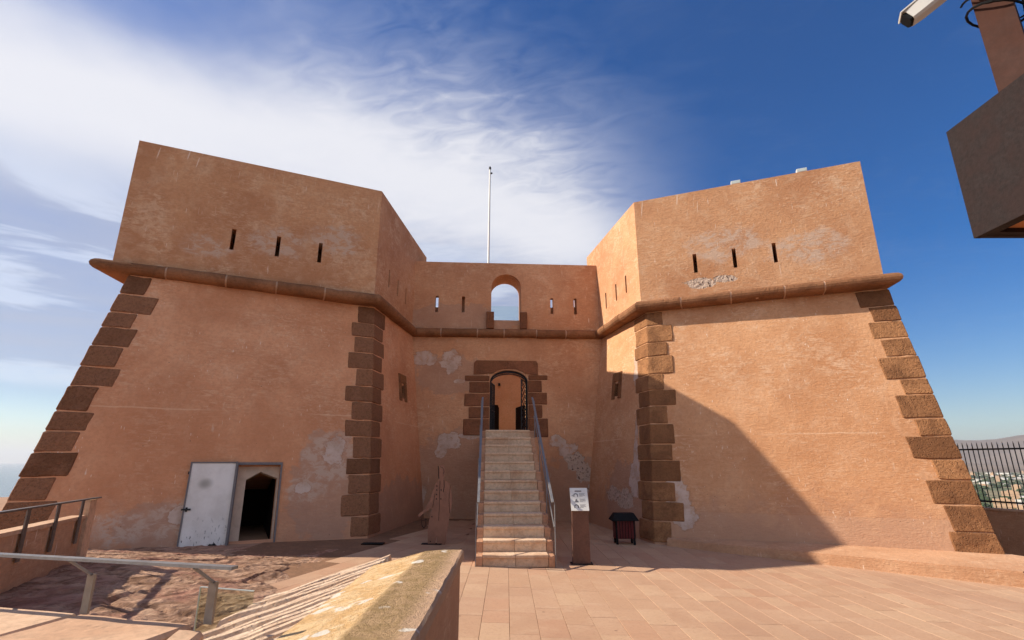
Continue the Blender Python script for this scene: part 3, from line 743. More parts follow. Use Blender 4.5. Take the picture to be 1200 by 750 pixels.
# iron gate frame with an open leaf
gg = G(); gf = [(3.205+.60*math.cos(math.pi*(1-k/12)), 4.20+.345*math.sin(math.pi*(1-k/12))) for k in range(13)]
pts = [(2.615,2.48)]+gf+[(3.795,2.48)]
for p, q in zip(pts[:-1], pts[1:]): gg.bar(FC.p(*p, -.12), FC.p(*q, -.12), .06, .05, up=FC.n)
for p, q in zip(gf[:-1], gf[1:]): gg.bar(FC.p(p[0], p[1]-.07, -.12), FC.p(q[0], q[1]-.07, -.12), .03, .03, up=FC.n)
gg.build('gate_frame', 'iron', cw)
gl = G()
def gp(u, v): return FC.p(3.77-.20*u, v, -.14+.62*u*1.0)           # leaf swung out towards the stair
for u in (0, 1): gl.bar(gp(u, 2.52), gp(u, 4.22+.10*(1-u)), .035, .035)
for v in (2.54, 3.3, 4.2): gl.bar(gp(0, v), gp(1, v), .03, .03)
for k in range(9):
    v = 2.55+k*.18
    gl.bar(gp(0, v), gp(1, min(4.2, v+.36)), .014, .014); gl.bar(gp(1, v), gp(0, min(4.2, v+.36)), .014, .014)
gl.build('gate_leaf', 'iron', cw)
gl2 = G()
def gq(u, v): return FC.p(2.64+.12*u, v, -.14-.62*u)
for u in (0, 1): gl2.bar(gq(u, 2.52), gq(u, 4.2), .035, .035)
for v in (2.54, 3.3, 4.18): gl2.bar(gq(0, v), gq(1, v), .03, .03)
for k in range(5): gl2.bar(gq(.15+.175*k, 2.54), gq(.15+.175*k, 4.18), .016, .016)
gl2.build('gate_leaf', 'iron', cw)
# the court seen through the gate
ct = G(); FC.box(ct, -.4, LC+.5, 2.0, 2.46, -5.2, -1.0); ct.build('court_floor', 'paver_far', fort)
FC.box(G(), -.5, LC+.6, 2.2, 5.5, -5.0, -4.6).build('court_wall', 'plaster_inside', fort)
for a, b, h in ((1.7, 3.0, 3.76), (3.64, 4.8, 3.76)):
    FC.poly(G(), [(a,2.4), (b,2.4), (b,h-.12 if a < 3 else h-.02), (b-.05 if a < 3 else b,h), (a if a < 3 else a+.3,h), (a,h-.1)], -3.2, -2.9).build('court_partition', 'dark', fort)  # low walls in the dark, their shade painted near-black
FC.box(G(), 3.02, 3.10, 4.72, 4.82, -4.6, -4.48).build('court_lamp', 'iron', fort)

# string course stones
PROF = [(-.24,5.66), (.06,5.665)]+[(.10+.145*math.cos(R(a)), 5.80+.135*math.sin(R(a))) for a in (-75, -50, -25, 0, 25, 50, 75)]+[(.06,5.935), (-.24,5.945)]
def miter(i):
    if i in (0, len(PATH)-1):
        d = (PATH[1]-PATH[0]) if i == 0 else (PATH[-1]-PATH[-2]); d = d.normalized(); return Vector((d.y, -d.x))
    d1 = (PATH[i]-PATH[i-1]).normalized(); d2 = (PATH[i+1]-PATH[i]).normalized()
    n1, n2 = Vector((d1.y, -d1.x)), Vector((d2.y, -d2.x))
    return (n1+n2)/(1+n1.dot(n2))
core = G()
for i in range(len(PATH)-1):
    p, q = PATH[i], PATH[i+1]; L = (q-p).length; D = (q-p)/L; Nn = Vector((D.y, -D.x))
    m0, m1 = miter(i), miter(i+1)
    par = bastL if i < 3 else (cw if i == 3 else bastR)
    if i in (0, 6): cutsS = [0, 1.1, L]
    else:
        k = max(3, round(L/1.12)); cutsS = [0]+[L*j/k+random.uniform(-.14, .14) for j in range(1, k)]+[L]
    def ring(s, m=None, sc=1.0, sgn=0, dz=0):
        out = []
        for d, z in PROF:
            d2 = .10+(d-.10)*sc if d > 0 else d; z2 = 5.80+(z-5.80)*sc
            base = p+D*s
            off = (m if m is not None else Nn)*d2
            out.append((base.x+off.x, base.y+off.y, z2+dz))
        return out
    for j in range(len(cutsS)-1):
        s0, s1 = cutsS[j], cutsS[j+1]
        g0 = .019 if j > 0 else 0; g1 = .019 if j < len(cutsS)-2 else 0
        jz = random.uniform(-.008, .008)
        secs = [ring(s0+g0, m0 if j == 0 else None, dz=jz)]
        nmid = 3 if s1-s0 > .5 else 1
        for k in range(1, nmid+1):
            s = s0+(s1-s0)*k/(nmid+1); secs.append(ring(s, dz=jz))
        secs.append(ring(s1-g1, m1 if j == len(cutsS)-2 else None, dz=jz))
        nP = len(PROF); vs = []
        for si, rg in enumerate(secs):
            for v in rg:
                v = Vector(v); dn = mnoise.noise_vector(v*3.1)
                vs.append(v+Vector((dn.x, dn.y, dn.z))*(.013 if 0 < si < len(secs)-1 else .006))
        fs = [tuple(reversed(range(nP))), tuple(range((len(secs)-1)*nP, len(secs)*nP))]
        for r_ in range(len(secs)-1):
            for c in range(nP): fs.append((r_*nP+c, r_*nP+(c+1) % nP, (r_+1)*nP+(c+1) % nP, (r_+1)*nP+c))
        mesh('cordon_stone', vs, fs, 'cordon', par, smooth=False)
    a, b = ring(0, m0, .90), ring(L, m1, .90)
    nP = len(PROF); core.add(a+b, [tuple(reversed(range(nP))), tuple(range(nP, 2*nP))]+[(c, (c+1) % nP, nP+(c+1) % nP, nP+c) for c in range(nP)])
core.build('cordon_mortar', 'mortar', fort)

# low plinth at the foot of the right bastion
pb = [(3.42,12.20), (6.0,10.36), (8.15,8.92), (9.3,9.6), (9.0,10.6), (3.6,12.75)]
def ptop(i, x): return .045-.008*(x-3.4)+(.07 if i in (3, 4, 5) else 0)
g = G().prism([(x, y, -.7) for x, y in pb], [(x, y, ptop(i, x)) for i, (x, y) in enumerate(pb)])
bm = bmesh.new(); vv = [bm.verts.new(v) for v in g.v]
for f in g.f: bm.faces.new([vv[i] for i in f])
bmesh.ops.recalc_face_normals(bm, faces=bm.faces)
bmesh.ops.bevel(bm, geom=[e for e in bm.edges if all(v.co.z > -.3 for v in e.verts)], offset=.02, segments=2, affect='EDGES')
mesh('plinth', [v.co.copy() for v in bm.verts], [tuple(v.index for v in f.verts) for f in (bm.verts.index_update() or bm.faces)], 'plaster_low', bastR); bm.free()

# ================================================================== stair
stair = thing('stone_staircase', 'straight pale stone staircase with steel handrails climbing to the gate', 'stairs', (.05, 9.35, -.04))
SO = Vector((.062, 9.35, 0)); SD = Vector((-.045, 1, 0)).normalized(); SX = Vector((SD.y, -SD.x, 0))
def sp(x, d, z): return SO+SX*x+SD*d+Vector((0, 0, z))
RI, TR, NST = .19, .317, 13
def step_mesh(w, depth, h, nose, nm, mat):
    prof = [(0,0), (0,h-.05), (-nose,h-.045), (-nose,h-.006), (-nose+.006,h), (depth,h), (depth,0)]
    n_ = len(prof); vs = [(-w/2, d, z) for d, z in prof]+[(w/2, d, z) for d, z in prof]
    fs = [tuple(range(n_)), tuple(reversed(range(n_, 2*n_)))]+[(i, n_+i, n_+(i+1) % n_, (i+1) % n_) for i in range(n_)]
    me = bpy.data.meshes.new(nm); me.from_pydata(vs, [], fs)
    bm = bmesh.new(); bm.from_mesh(me); bmesh.ops.recalc_face_normals(bm, faces=bm.faces)
    bmesh.ops.bevel(bm, geom=[e for e in bm.edges if e.calc_length() > .04], offset=.003, segments=1, affect='EDGES'); bm.to_mesh(me); bm.free()
    me.materials.append(M[mat]); return me
hw = 1.11/2
me_a = step_mesh(hw-.004, TR+.05, RI-.002, .022, 'step_block', 'step'); me_c = step_mesh(.105, TR+.05, RI-.002, .004, 'side_block', 'cheek')
rotz = math.atan2(-SD.x, SD.y)
for k in range(NST):
    for me, x, nm in ((me_a, -hw/2, 'step_block'), (me_a, hw/2, 'step_block'), (me_c, -hw-.056, 'side_block'), (me_c, hw+.056, 'side_block')):
        p = sp(x+random.uniform(-.002, .002), k*TR+random.uniform(-.003, .003)+(.0 if nm == 'step_block' else -.012), k*RI-(.022 if nm == 'side_block' else 0))
        o = link(nm, me, stair, p); o.rotation_euler = (0, 0, rotz)
        if k == 0: o.scale.z = 1.0
g = G(); prof = [(0.02,-.3), (.02,.02), (NST*TR-.3,(NST-1)*RI-.02), (7.15,(NST-1)*RI-.02), (7.15,-.3)]
g.prism([sp(-hw-.09, d, z) for d, z in prof], [sp(hw+.09, d, z) for d, z in prof]).build('stair_core', 'plaster_low', stair)
for k in range(6):
    d0 = NST*TR+.06+k*.52
    g = G().hexa([sp(-hw-.1,d0,2.25), sp(hw+.1,d0,2.25), sp(hw+.1,d0+.51,2.25), sp(-hw-.1,d0+.51,2.25), sp(-hw-.1,d0,2.466), sp(hw+.1,d0,2.466), sp(hw+.1,d0+.51,2.466), sp(-hw-.1,d0+.51,2.466)])
    g.build('landing_slab', 'step', stair)
for sx in (-1, 1):
    X = sx*(hw+.085)
    hr = G().bar(sp(X, -.02, 1.02), sp(X, 3.75, 3.22), .045, .028); hr.bar(sp(X, 3.75, 3.22), sp(X, 3.98, 3.30), .045, .028)
    hrail = hr.build('handrail', 'steel', stair)
    for d, zb in ((-.005, -.02), (1.27, .72), (2.54, 1.48), (3.72, 2.2)):
        zt = 1.02+(d+.02)*(2.2/3.77)-.012
        G().bar(sp(X+sx*.035, d, zb), sp(X+sx*.035, d, zt), .012, .055, up=SD).build('post', 'steel', hrail)
    G().bar(sp(X+sx*.02, 0.0, .62), sp(X+sx*.02, 3.72, 2.80), .014, .03).build('lower_rail', 'steel', hrail)

# ================================================================== things in the court
# lectern
lx, ly, lz = 1.22, 9.80, gz(1.22)
lec = thing('info_lectern', 'slim rust brown lectern with tilted white panel right of the stair', 'sign', (lx, ly, lz))
g = G().prism([(lx-.155,ly-.06,lz+.02), (lx+.155,ly-.06,lz+.02), (lx+.155,ly+.07,lz+.02), (lx-.155,ly+.07,lz+.02)], [(lx-.145,ly-.05,.86), (lx+.145,ly-.05,.86), (lx+.145,ly+.09,1.18), (lx-.145,ly+.09,1.18)])
g.build('post', 'corten', lec)
G().box(lx-.19, lx+.19, ly-.09, ly+.10, lz, lz+.022).build('base_plate', 'corten_dark', lec)
FP = Frame((lx-.16, ly-.075, .85), (1, 0, 0), (-.02, .20, .37)); PH = .43
pan = FP.box(G(), 0, .32, 0, PH, .0, .012).build('panel', 'white', lec)
pr = G()
FP.box(pr, .09, .21, PH-.075, PH-.052, .0125, .014)
for k in range(3):
    yb = .05+k*.105
    if k != 1:
        for a in range(7):
            t0, t1 = math.pi*a/7, math.pi*(a+1)/7
            FP.poly(pr, [(.10+.042*math.cos(t0), yb+.03+.036*math.sin(t0)), (.10+.042*math.cos(t1), yb+.03+.036*math.sin(t1)), (.10+.024*math.cos(t1), yb+.03+.018*math.sin(t1)), (.10+.024*math.cos(t0), yb+.03+.018*math.sin(t0))], .0125, .014)
        FP.box(pr, .058, .076, yb, yb+.03, .0125, .014); FP.box(pr, .124, .142, yb, yb+.03, .0125, .014)
    else:
        FP.poly(pr, [(.06,yb), (.085,yb+.02), (.09,yb+.05), (.105,yb+.065), (.12,yb+.05), (.125,yb+.02), (.14,yb+.03), (.14,yb)], .0125, .014)
    for j in range(4): FP.box(pr, .165, .165+(.10, .09, .105, .06)[j], yb+.058-j*.017, yb+.064-j*.017, .0125, .0135)
FP.box(pr, .03, .045, PH-.16, PH-.14, .0125, .014)
pr.build('print', 'grey_frame', pan)

# litter bin
bx, by, bz = 2.52, 12.35, gz(2.52)
bn = thing('litter_bin', 'small slatted dark red litter bin with black hood beside the right bastion', 'bin', (bx, by, bz))
for sx in (-1, 1):
    for sy in (-1, 1): G().box(bx+sx*.19-.022, bx+sx*.19+.022, by+sy*.13-.022, by+sy*.13+.022, bz, bz+.52).build('leg', 'black_plastic', bn)
for k in range(6):
    x = bx-.155+k*.062
    for sy in (-1, 1): G().box(x-.023, x+.023, by+sy*.150-.010, by+sy*.150+.010, bz+.13, bz+.52).build('slat', 'red_slat', bn)
for k in range(4):
    y = by-.09+k*.06
    for sx in (-1, 1): G().box(bx+sx*.222-.008, bx+sx*.222+.008, y-.023, y+.023, bz+.13, bz+.52).build('slat', 'red_slat', bn)
G().box(bx-.17, bx+.17, by-.12, by+.12, bz+.12, bz+.50).build('liner', 'black_plastic', bn)
z0 = bz+.50
hood = G().prism([(bx-.30,by-.22,z0), (bx+.30,by-.22,z0), (bx+.30,by+.22,z0), (bx-.30,by+.22,z0)], [(bx-.29,by-.21,z0+.03), (bx+.29,by-.21,z0+.03), (bx+.29,by+.21,z0+.03), (bx-.29,by+.21,z0+.03)])
hood.prism([(bx-.285,by-.205,z0+.031), (bx+.285,by-.205,z0+.031), (bx+.285,by+.205,z0+.031), (bx-.285,by+.205,z0+.031)], [(bx-.215,by-.10,z0+.155), (bx+.215,by-.10,z0+.155), (bx+.215,by+.10,z0+.155), (bx-.215,by+.10,z0+.155)])
hood.build('hood', 'black_plastic', bn)

# cut-out figure
fx, fy = -1.58, 11.5; fz = gz(fx)
fig = thing('cutout_figure', 'rust coloured flat metal cut-out of a robed figure left of the stair', 'statue', (fx, fy, fz))
S = 1/6.25; dpx = 11.5*.964/600*1.005
def fo(u, v): return (fx+((490+u*S)-512)*dpx, fz+1.60-((v-92)*S)*dpx*1.015)
out = [(160,92), (175,100), (186,120), (184,150), (176,178), (180,200), (205,212), (226,236), (240,290), (244,335), (238,385), (228,440), (220,490), (210,545), (203,600), (198,660), (194,720),
       (190,770), (188,800), (150,800), (148,760), (146,690), (143,600), (139,575), (133,610), (126,690), (122,760), (118,800), (78,800), (80,740), (80,660), (78,590), (76,530), (82,470), (92,420), (104,384),
       (84,396), (60,410), (40,422), (22,440), (8,448), (2,436), (14,420), (38,404), (62,374), (82,330), (98,280), (112,240), (124,215), (140,204), (146,185), (141,160), (138,128), (146,102)]
pts = [fo(*p) for p in out]
fb = G().prism([(x, fy-.006, z) for x, z in pts], [(x, fy+.006, z) for x, z in pts])
body_ = fb.build('silhouette', 'figure', fig)
ln = G()
def stroke(pl, w=.010, par=ln):
    q = [fo(*p) for p in pl]
    for a, b in zip(q[:-1], q[1:]): par.bar((a[0], fy-.0085, a[1]), (b[0], fy-.0085, b[1]), w, .005, up=(0, 1, 0))
stroke([(134,104), (138,130), (138,160), (142,190)], .018); stroke([(150,205), (149,280), (152,380), (150,470)], .008)
for v in (235, 262, 292, 322): stroke([(128,v), (130,v+9)], .022); 
for v in (262, 322): stroke([(160,v), (162,v+9)], .020)
stroke([(178,200), (182,240), (176,280)], .012); stroke([(104,384), (112,330), (118,290)], .008); stroke([(100,440), (104,448)], .02); stroke([(96,600), (98,608)], .018)
stroke([(226,236), (218,330), (226,420)], .006); stroke([(150,110), (168,116), (178,140), (170,160)], .008)
ln.build('engraving', 'corten_dark', fig)
tl = G(); stroke([(24,440), (34,500), (48,520), (62,500), (58,452)], .012, tl); stroke([(34,470), (66,462)], .01, tl); tl.build('held_basket', 'corten_dark', fig)
G().box(fx-.30, fx+.12, fy-.09, fy+.09, fz+.003, fz+.016).build('base_plate', 'corten_dark', fig)

# drain slot
dr = thing('drain_grate', 'narrow dark metal drain grate in the shaded paving by left bastion', 'drain', (-2.83, 11.3, gz(-2.83)))
zz = gz(-2.83)
G().box(-3.06, -2.62, 11.20, 11.42, zz+.0, zz+.012).build('pit', 'dark', dr)  # flat near-black plate, painted as the shade in the slot
for k in range(6): G().box(-3.06, -2.62, 11.205+k*.037, 11.219+k*.037, zz+.0125, zz+.018).build('grate_bar', 'iron', dr)

# flagpole
fp = thing('flagpole', 'tall bare white flagpole rising behind the gate wall', 'flagpole', (-1.0, 20.2, 5.5))
G().tube([(-1.0,20.2,2.4), (-1.0,20.2,8), (-.98,20.2,14.25)], [.055, .05, .036], 12).build('pole', 'white', fp, smooth=True)
G().tube([(-.98,20.2,14.25), (-.98,20.2,14.33), (-.98,20.2,14.40)], [.05, .055, .02], 10).build('finial', 'iron', fp)
G().tube([(-.95,20.2,14.05), (-.90,20.2,14.06), (-.87,20.2,14.05)], [.03, .045, .03], 8).build('pulley', 'iron', fp)

# floodlights on the right parapet
FPR, _ = seg_frame(5)
for P, lab in (((6.10,12.45), 'small pale floodlight on the right parapet, the one nearer the gate'), ((7.58,11.84), 'small white floodlight on the right parapet, the one nearer the outer corner')):
    a, _ = loc(FPR, (*P, 0))
    f = thing('floodlight', lab, 'light', FPR.p(a, 9.0, -.12), 'floodlights on the right parapet')
    FPR.box(G(), a-.12, a+.12, 9.03, 9.13, -.20, -.05).build('housing', 'white', f); FPR.box(G(), a-.105, a+.105, 9.045, 9.118, -.052, -.044).build('lens', 'lantern', f)
    FPR.box(G(), a-.02, a+.02, 9.0, 9.035, -.16, -.10).build('bracket', 'dull_steel', f)

# ================================================================== right: boundary wall, fence, rough ground
FW0, FW1 = Vector((11.6, 20.5, 0)), Vector((14.9, 10.5, 0))
FB = Frame(FW0, FW1-FW0, (0, 0, 1)); LB = (FW1-FW0).length
# the wall faces the court: keep its outward side towards -X
bw = thing('boundary_wall', 'low plastered boundary wall under the black fence at far right', 'wall', (13.2, 15.5, -1.2))
FB.box(G(), 0, LB, -1.3, .40, -.25, 0).build('wall_body', 'plaster_low', bw)
FB.box(G(), -.02, LB+.02, .402, .45, -.28, .03).build('coping', 'coping_cream', bw)
fe = thing('iron_fence', 'black iron picket fence on the low wall at far right', 'fence', FB.p(LB/2, .45, -.12))
for z in (.60, 2.02): FB.box(G(), 0, LB, z, z+.045, -.14, -.115).build('rail', 'iron', fe)
pm = G().tube([(0,0,.452), (0,0,2.16), (0,0,2.24)], [.013, .013, .003], 6)
first = None
for k in range(int(LB/.125)):
    p = FB.p(.06+k*.125, 0, -.127)
    if first is None: first = mesh('picket', [v+p for v in pm.v], pm.f, 'iron', fe, origin=p+Vector((0, 0, .45)))
    else: link('picket', first.data, fe, p+Vector((0, 0, .45)))
vs, fs = [], []; nx, ny = 40, 40
for j in range(ny+1):
    for i in range(nx+1):
        x = 8.6+2.6*i/nx; y = 8.2+5.5*j/ny
        e = min(1, i/6, (nx-i)/6, j/6, (ny-j)/6)
        z = hill_h(x, y)-.10+(.20+.16*mnoise.fractal(Vector((x*2.4, y*2.4, 1)), 1.0, 2.2, 5))*e
        vs.append((x, y, z))
for j in range(ny):
    for i in range(nx): q = j*(nx+1)+i; fs.append((q, q+1, q+nx+2, q+nx+1))
tag(mesh('earth_bank', vs, fs, 'rock', smooth=True), kind='structure')

# ================================================================== left foreground: walls, railings, glass
# wall with lichen coping
pw = thing('parapet_wall', 'low foreground wall with yellow lichen stained coping and ribbed stone flank', 'wall', (-.7, 2.0, 0))
G().prism([(-.42,-1.5,-.2), (-.42,4.53,-.2), (-1.08,4.38,-.2), (-1.08,-1.5,-.2)], [(-.42,-1.5,.985), (-.42,4.53,.985), (-1.08,4.38,.85), (-1.08,-1.5,.85)]).build('wall_body', 'plaster_low', pw)
def coping_block(y0, y1, ends):
    vs = []; prof = [(-.395,.93), (-.395,.993), (-.41,1.003), (-.55,1.006), (-.69,1.002), (-.73,.992), (-.92,.945), (-1.11,.895), (-1.115,.83), (-.9,.83)]
    ny_ = 60
    for j in range(ny_+1):
        y = y0+(y1-y0)*j/ny_
        for i, (x, z) in enumerate(prof):
            d = mnoise.noise_vector(Vector((x*9, y*9, z*9)))*.006
            e = mnoise.noise(Vector((0, y*2.2, i*.3)))*.008
            yy = y-(.12*(-.40-x)/.6 if j == ny_ else 0)
            vs.append((x+d.x, yy+d.y*.4, z+d.z+(e if 1 < i < 8 else 0)))
    n_ = len(prof); fs = [tuple(range(n_)), tuple(reversed(range(ny_*n_, ny_*n_+n_)))]
    for j in range(ny_):
        for i in range(n_): fs.append((j*n_+i, j*n_+(i+1) % n_, (j+1)*n_+(i+1) % n_, (j+1)*n_+i))
    return mesh('coping_stone', vs, fs, 'coping', pw)
for y0, y1 in ((-1.5, 1.4), (1.404, 4.55)): coping_block(y0, y1, 0)
# ribbed stone laid against its left side
for k in range(17):
    y = 2.35+k*.168
    x0, x1 = -1.10, -1.84+random.uniform(-.03, .06)
    z0_, z1_ = .865, .70
    g = G(); secs = []
    for t in [i/12 for i in range(13)]:
        x = x0+(x1-x0)*t+mnoise.noise(Vector((k*1.7, t*2, 0)))*.02; yy = y-.66*t+mnoise.noise(Vector((k*.37, t*3, 4)))*.05+mnoise.noise(Vector((k*1.7, t*5, 4)))*.018; z = z0_+(z1_-z0_)*t+.012*mnoise.noise(Vector((k*3.1, t*5, 2)))
        w = .074+.012*mnoise.noise(Vector((k*2.3, t*3, 8)))
        secs.append([(x, yy-w, z-.10), (x, yy-w, z-.02), (x, yy-w*.45, z+.018), (x, yy+w*.35, z+.022), (x, yy+w, z-.02), (x, yy+w, z-.10)])
    vs = [v for s_ in secs for v in s_]; fs = [tuple(range(6)), tuple(reversed(range(72, 78)))]+[(j*6+i, j*6+(i+1) % 6, (j+1)*6+(i+1) % 6, (j+1)*6+i) for j in range(12) for i in range(6)]
    mesh('rib_stone', vs, fs, 'rib', pw)
G().prism([(-1.0,1.9,-.1), (-1.0,5.08,-.1), (-1.82,4.42,-.1), (-1.82,1.2,-.1)], [(-1.0,1.9,.825), (-1.0,5.06,.825), (-1.82,4.40,.67), (-1.82,1.2,.67)]).build('rib_bed', 'rib', pw)

# near left wall with steel railing
nw = thing('terrace_wall', 'low cream topped wall at the bottom left corner under the steel railing', 'wall', (-2.6, 2.9, 0))
A, B_ = Vector((-3.9, 3.48, 0)), Vector((-1.60, 2.90, 0)); dA = (B_-A).normalized(); nA = Vector((dA.y, -dA.x, 0))
G().prism([A, B_, B_+nA*.9, A+nA*.9], [v+Vector((0, 0, .84)) for v in (A, B_, B_+nA*.9, A+nA*.9)]).build('wall_body', 'plaster_low', nw)
def cpg(s0, s1, nm='coping_stone'):
    a, b = A+dA*s0-nA*.02, A+dA*s1-nA*.02; c, d = b+nA*.95, a+nA*.95; Z = Vector((0, 0, 1))
    rough_block(nm, [a+Z*.842, b+Z*.842, c+Z*.842, d+Z*.842, a+Z*.905, b+Z*.905, c+Z*.905, d+Z*.905], 'coping_cream', nw, .006, 4)
Lw = (B_-A).length
cpg(0, .8); cpg(.805, 1.6); cpg(1.605, Lw-.02)
cap = B_+dA*.06+nA*.16
rough_block('end_stone', [Vector((cap.x-.06,cap.y-.12,.1)), Vector((cap.x+.07,cap.y-.10,.1)), Vector((cap.x+.06,cap.y+.14,.1)), Vector((cap.x-.07,cap.y+.12,.1)), Vector((cap.x-.06,cap.y-.12,.86)), Vector((cap.x+.07,cap.y-.10,.85)), Vector((cap.x+.06,cap.y+.14,.90)), Vector((cap.x-.07,cap.y+.12,.91))], 'coping_cream', nw, .02)
rl = thing('steel_railing', 'brushed steel handrail on flat posts at the lower left foreground', 'railing', (-2.3, 3.1, .9))
ra, rb = Vector((-3.6, 3.28, 1.20)), Vector((-1.355, 2.735, 1.20))
G().bar(ra, rb, .045, .014).build('handrail', 'steel', rl)
for P in ((-2.33,3.115), (-1.55,2.93), (-3.1,3.28)):
    base = Vector((*P, .902)); t = (base.xy-ra.xy).dot((rb-ra).xy.normalized()); top_ = ra+(rb-ra).normalized()*t; top_.z = 1.19
    pz = Vector((base.x, base.y, 1.10))
    G().bar(base, pz, .05, .014, up=dA.cross(Vector((0, 0, 1)))).build('post', 'dull_steel', rl)
    G().bar(pz+Vector((0, 0, -.006)), top_, .014, .012).build('bracket', 'steel', rl)
gp_ = thing('glass_panel', 'clear greenish glass panel between the steel post and ribbed stone', 'panel', (-2.07, 4.1, .05))
G().hexa([(-2.29,4.15,.22), (-1.86,4.07,.22), (-1.858,4.082,.22), (-2.288,4.162,.22), (-2.29,4.15,.81), (-1.86,4.07,.80), (-1.858,4.082,.80), (-2.288,4.162,.81)]).build('pane', 'glass_green', gp_)
G().bar((-2.29,4.156,.812), (-1.86,4.076,.802), .013, .006).build('edge_highlight', 'lantern', gp_)  # pale strip, the highlight on the pane's edge put into its colour
G().bar((-2.292,4.157,.24), (-2.292,4.157,.81), .006, .013).build('edge_highlight', 'lantern', gp_)
G().bar((-2.29,4.156,.12), (-1.86,4.076,.12), .05, .22).build('clamp_rail', 'dull_steel', gp_)

# farther left wall with flat-bar railing
lw = thing('ramp_wall', 'low pinkish wall with bright coping at left edge by the bastion', 'wall', (-5.4, 6.2, .3))
P0, P1 = Vector((-4.55, 3.6, 0)), Vector((-5.84, 7.45, 0)); dl = (P1-P0).normalized(); nl = Vector((dl.y, -dl.x, 0))   # nl faces +X
G().prism([P0+Vector((0,0,.1)), P0-nl*.13+Vector((0,0,.1)), P1-nl*.13+Vector((0,0,.1)), P1+Vector((0,0,.1))], [P0+Vector((0,0,.95)), P0-nl*.13+Vector((0,0,.95)), P1-nl*.13+Vector((0,0,.95)), P1+Vector((0,0,.95))]).build('wall_body', 'plaster_low', lw)
G().prism([v+Vector((0,0,.952)) for v in (P0+nl*.02, P0-nl*.15, P1-nl*.15, P1+nl*.02)], [v+Vector((0,0,.995)) for v in (P0+nl*.02, P0-nl*.15, P1-nl*.15, P1+nl*.02)]).build('coping', 'coping_cream', lw)
G().prism([P1+dl*.004+nl*.04+Vector((0,0,.1)), P1+dl*.004-nl*.03+Vector((0,0,.1)), P1+dl*.22-nl*.03+Vector((0,0,.1)), P1+dl*.22+nl*.04+Vector((0,0,.1))], [P1+dl*.004+nl*.04+Vector((0,0,1.19)), P1+dl*.004-nl*.03+Vector((0,0,1.19)), P1+dl*.22-nl*.03+Vector((0,0,1.19)), P1+dl*.22+nl*.04+Vector((0,0,1.19))]).build('end_pier', 'coping_cream', lw)
fr_ = thing('flat_bar_railing', 'dull brown flat-bar railing fixed to the low wall at left edge', 'railing', (-5.3, 6.0, .6))
q0, q1 = P0+nl*.05, P1+nl*.05+dl*.24
G().bar(q0+Vector((0,0,1.21)), q1+Vector((0,0,1.21)), .06, .018).build('handrail', 'dull_steel', fr_)
for s_ in (.9, 1.72, 2.52, 3.20, 3.86):
    b_ = P0+dl*s_+nl*.03
    G().bar(b_+Vector((0,0,.66)), b_+Vector((0,0,1.20)), .07, .014, up=nl).build('post', 'dull_steel', fr_)

# ================================================================== upper right: kiosk roof, mast, camera
kx, ky = 2.79, 2.85
ks = thing('kiosk', 'dark rusted steel kiosk roof jutting in at the upper right', 'kiosk', (5.0, .6, gz(5)))
Z0, Z1 = 3.0, 3.74
G().box(kx, kx+.04, -2.0, ky, Z0, Z1).build('fascia', 'corten_dark', ks)
G().box(kx+.041, 7.0, ky-.04, ky-.001, Z0+.001, Z1-.001).build('fascia', 'corten_dark', ks)
G().box(kx+.041, 7.0, -2.0, ky-.041, Z1-.06, Z1-.004).build('roof_deck', 'corten_dark', ks)
G().box(kx+.041, kx+.08, -2.0, ky-.041, Z0+.004, Z0+.03).build('roof_lip', 'corten_dark', ks)
G().box(kx+.081, 7.0, ky-.08, ky-.041, Z0+.004, Z0+.03).build('roof_lip', 'corten_dark', ks)
for k in range(12):
    x = kx+.082+k*.34
    G().box(x, x+.334, -2.0, ky-.082, Z0+.03, Z0+.05).build('soffit_board', 'soffit', ks)
G().box(4.6, 6.8, -2.0, 1.4, gz(5)-.15, Z0+.06).build('cabin_wall', 'corten_dark', ks)
ms = thing('camera_mast', 'square rusted steel mast with cables above the kiosk roof', 'mast', (3.06, 2.6, Z1))
mc = Vector((3.06, 2.60)); mu = Vector((-.80, -.60)); mv = Vector((.60, -.80))
mq = [mc+mu*a*.085+mv*b*.085 for a, b in ((-1,-1), (1,-1), (1,1), (-1,1))]
G().prism([(p.x, p.y, Z1-.004) for p in mq], [(p.x, p.y, 6.2) for p in mq]).build('mast_post', 'mast', ms)
cb = G()
def loop(z0_, dz_, r_, t0, t1, n_=18): return [(3.06+r_*math.cos(t0+(t1-t0)*k/n_), 2.60+r_*math.sin(t0+(t1-t0)*k/n_), z0_+dz_*math.sin((t0+(t1-t0)*k/n_)-.9)) for k in range(n_+1)]
cb.tube(loop(4.42, .07, .135, 0, 2*math.pi), .008, 6)
cb.tube(loop(4.47, .09, .15, 2.6, 6.4)+[(3.26, 2.66, 4.7), (3.28, 2.68, 5.2)], .007, 6)
cb.tube([(3.20, 2.62, 3.75), (3.19, 2.58, 4.1), (3.20, 2.55, 4.5), (3.22, 2.5, 5.0)], .010, 6)
cb.build('cable', 'black_plastic', ms)
G().tube([(2.93,2.56,4.52), (2.93,2.56,4.63), (2.93,2.56,4.78)], [.03, .035, .035], 10).build('junction_box', 'white', ms)
sc = thing('security_camera', 'white bullet security camera hanging off the mast at top right', 'camera', (2.55, 2.4, 4.3))
c0, c1 = Vector((2.345, 2.48, 4.23)), Vector((2.56, 2.36, 4.38)); ax = (c1-c0).normalized()
up_ = Vector((0, 0, 1)); sd2 = ax.cross(up_).normalized(); u2 = sd2.cross(ax)
def oct_ring(c, w, h, ch=.3):
    q = [(-1,-1+ch), (-1+ch,-1), (1-ch,-1), (1,-1+ch), (1,1-ch), (1-ch,1), (-1+ch,1), (-1,1-ch)]
    return [c+sd2*(a*w/2)+u2*(b*h/2) for a, b in q]
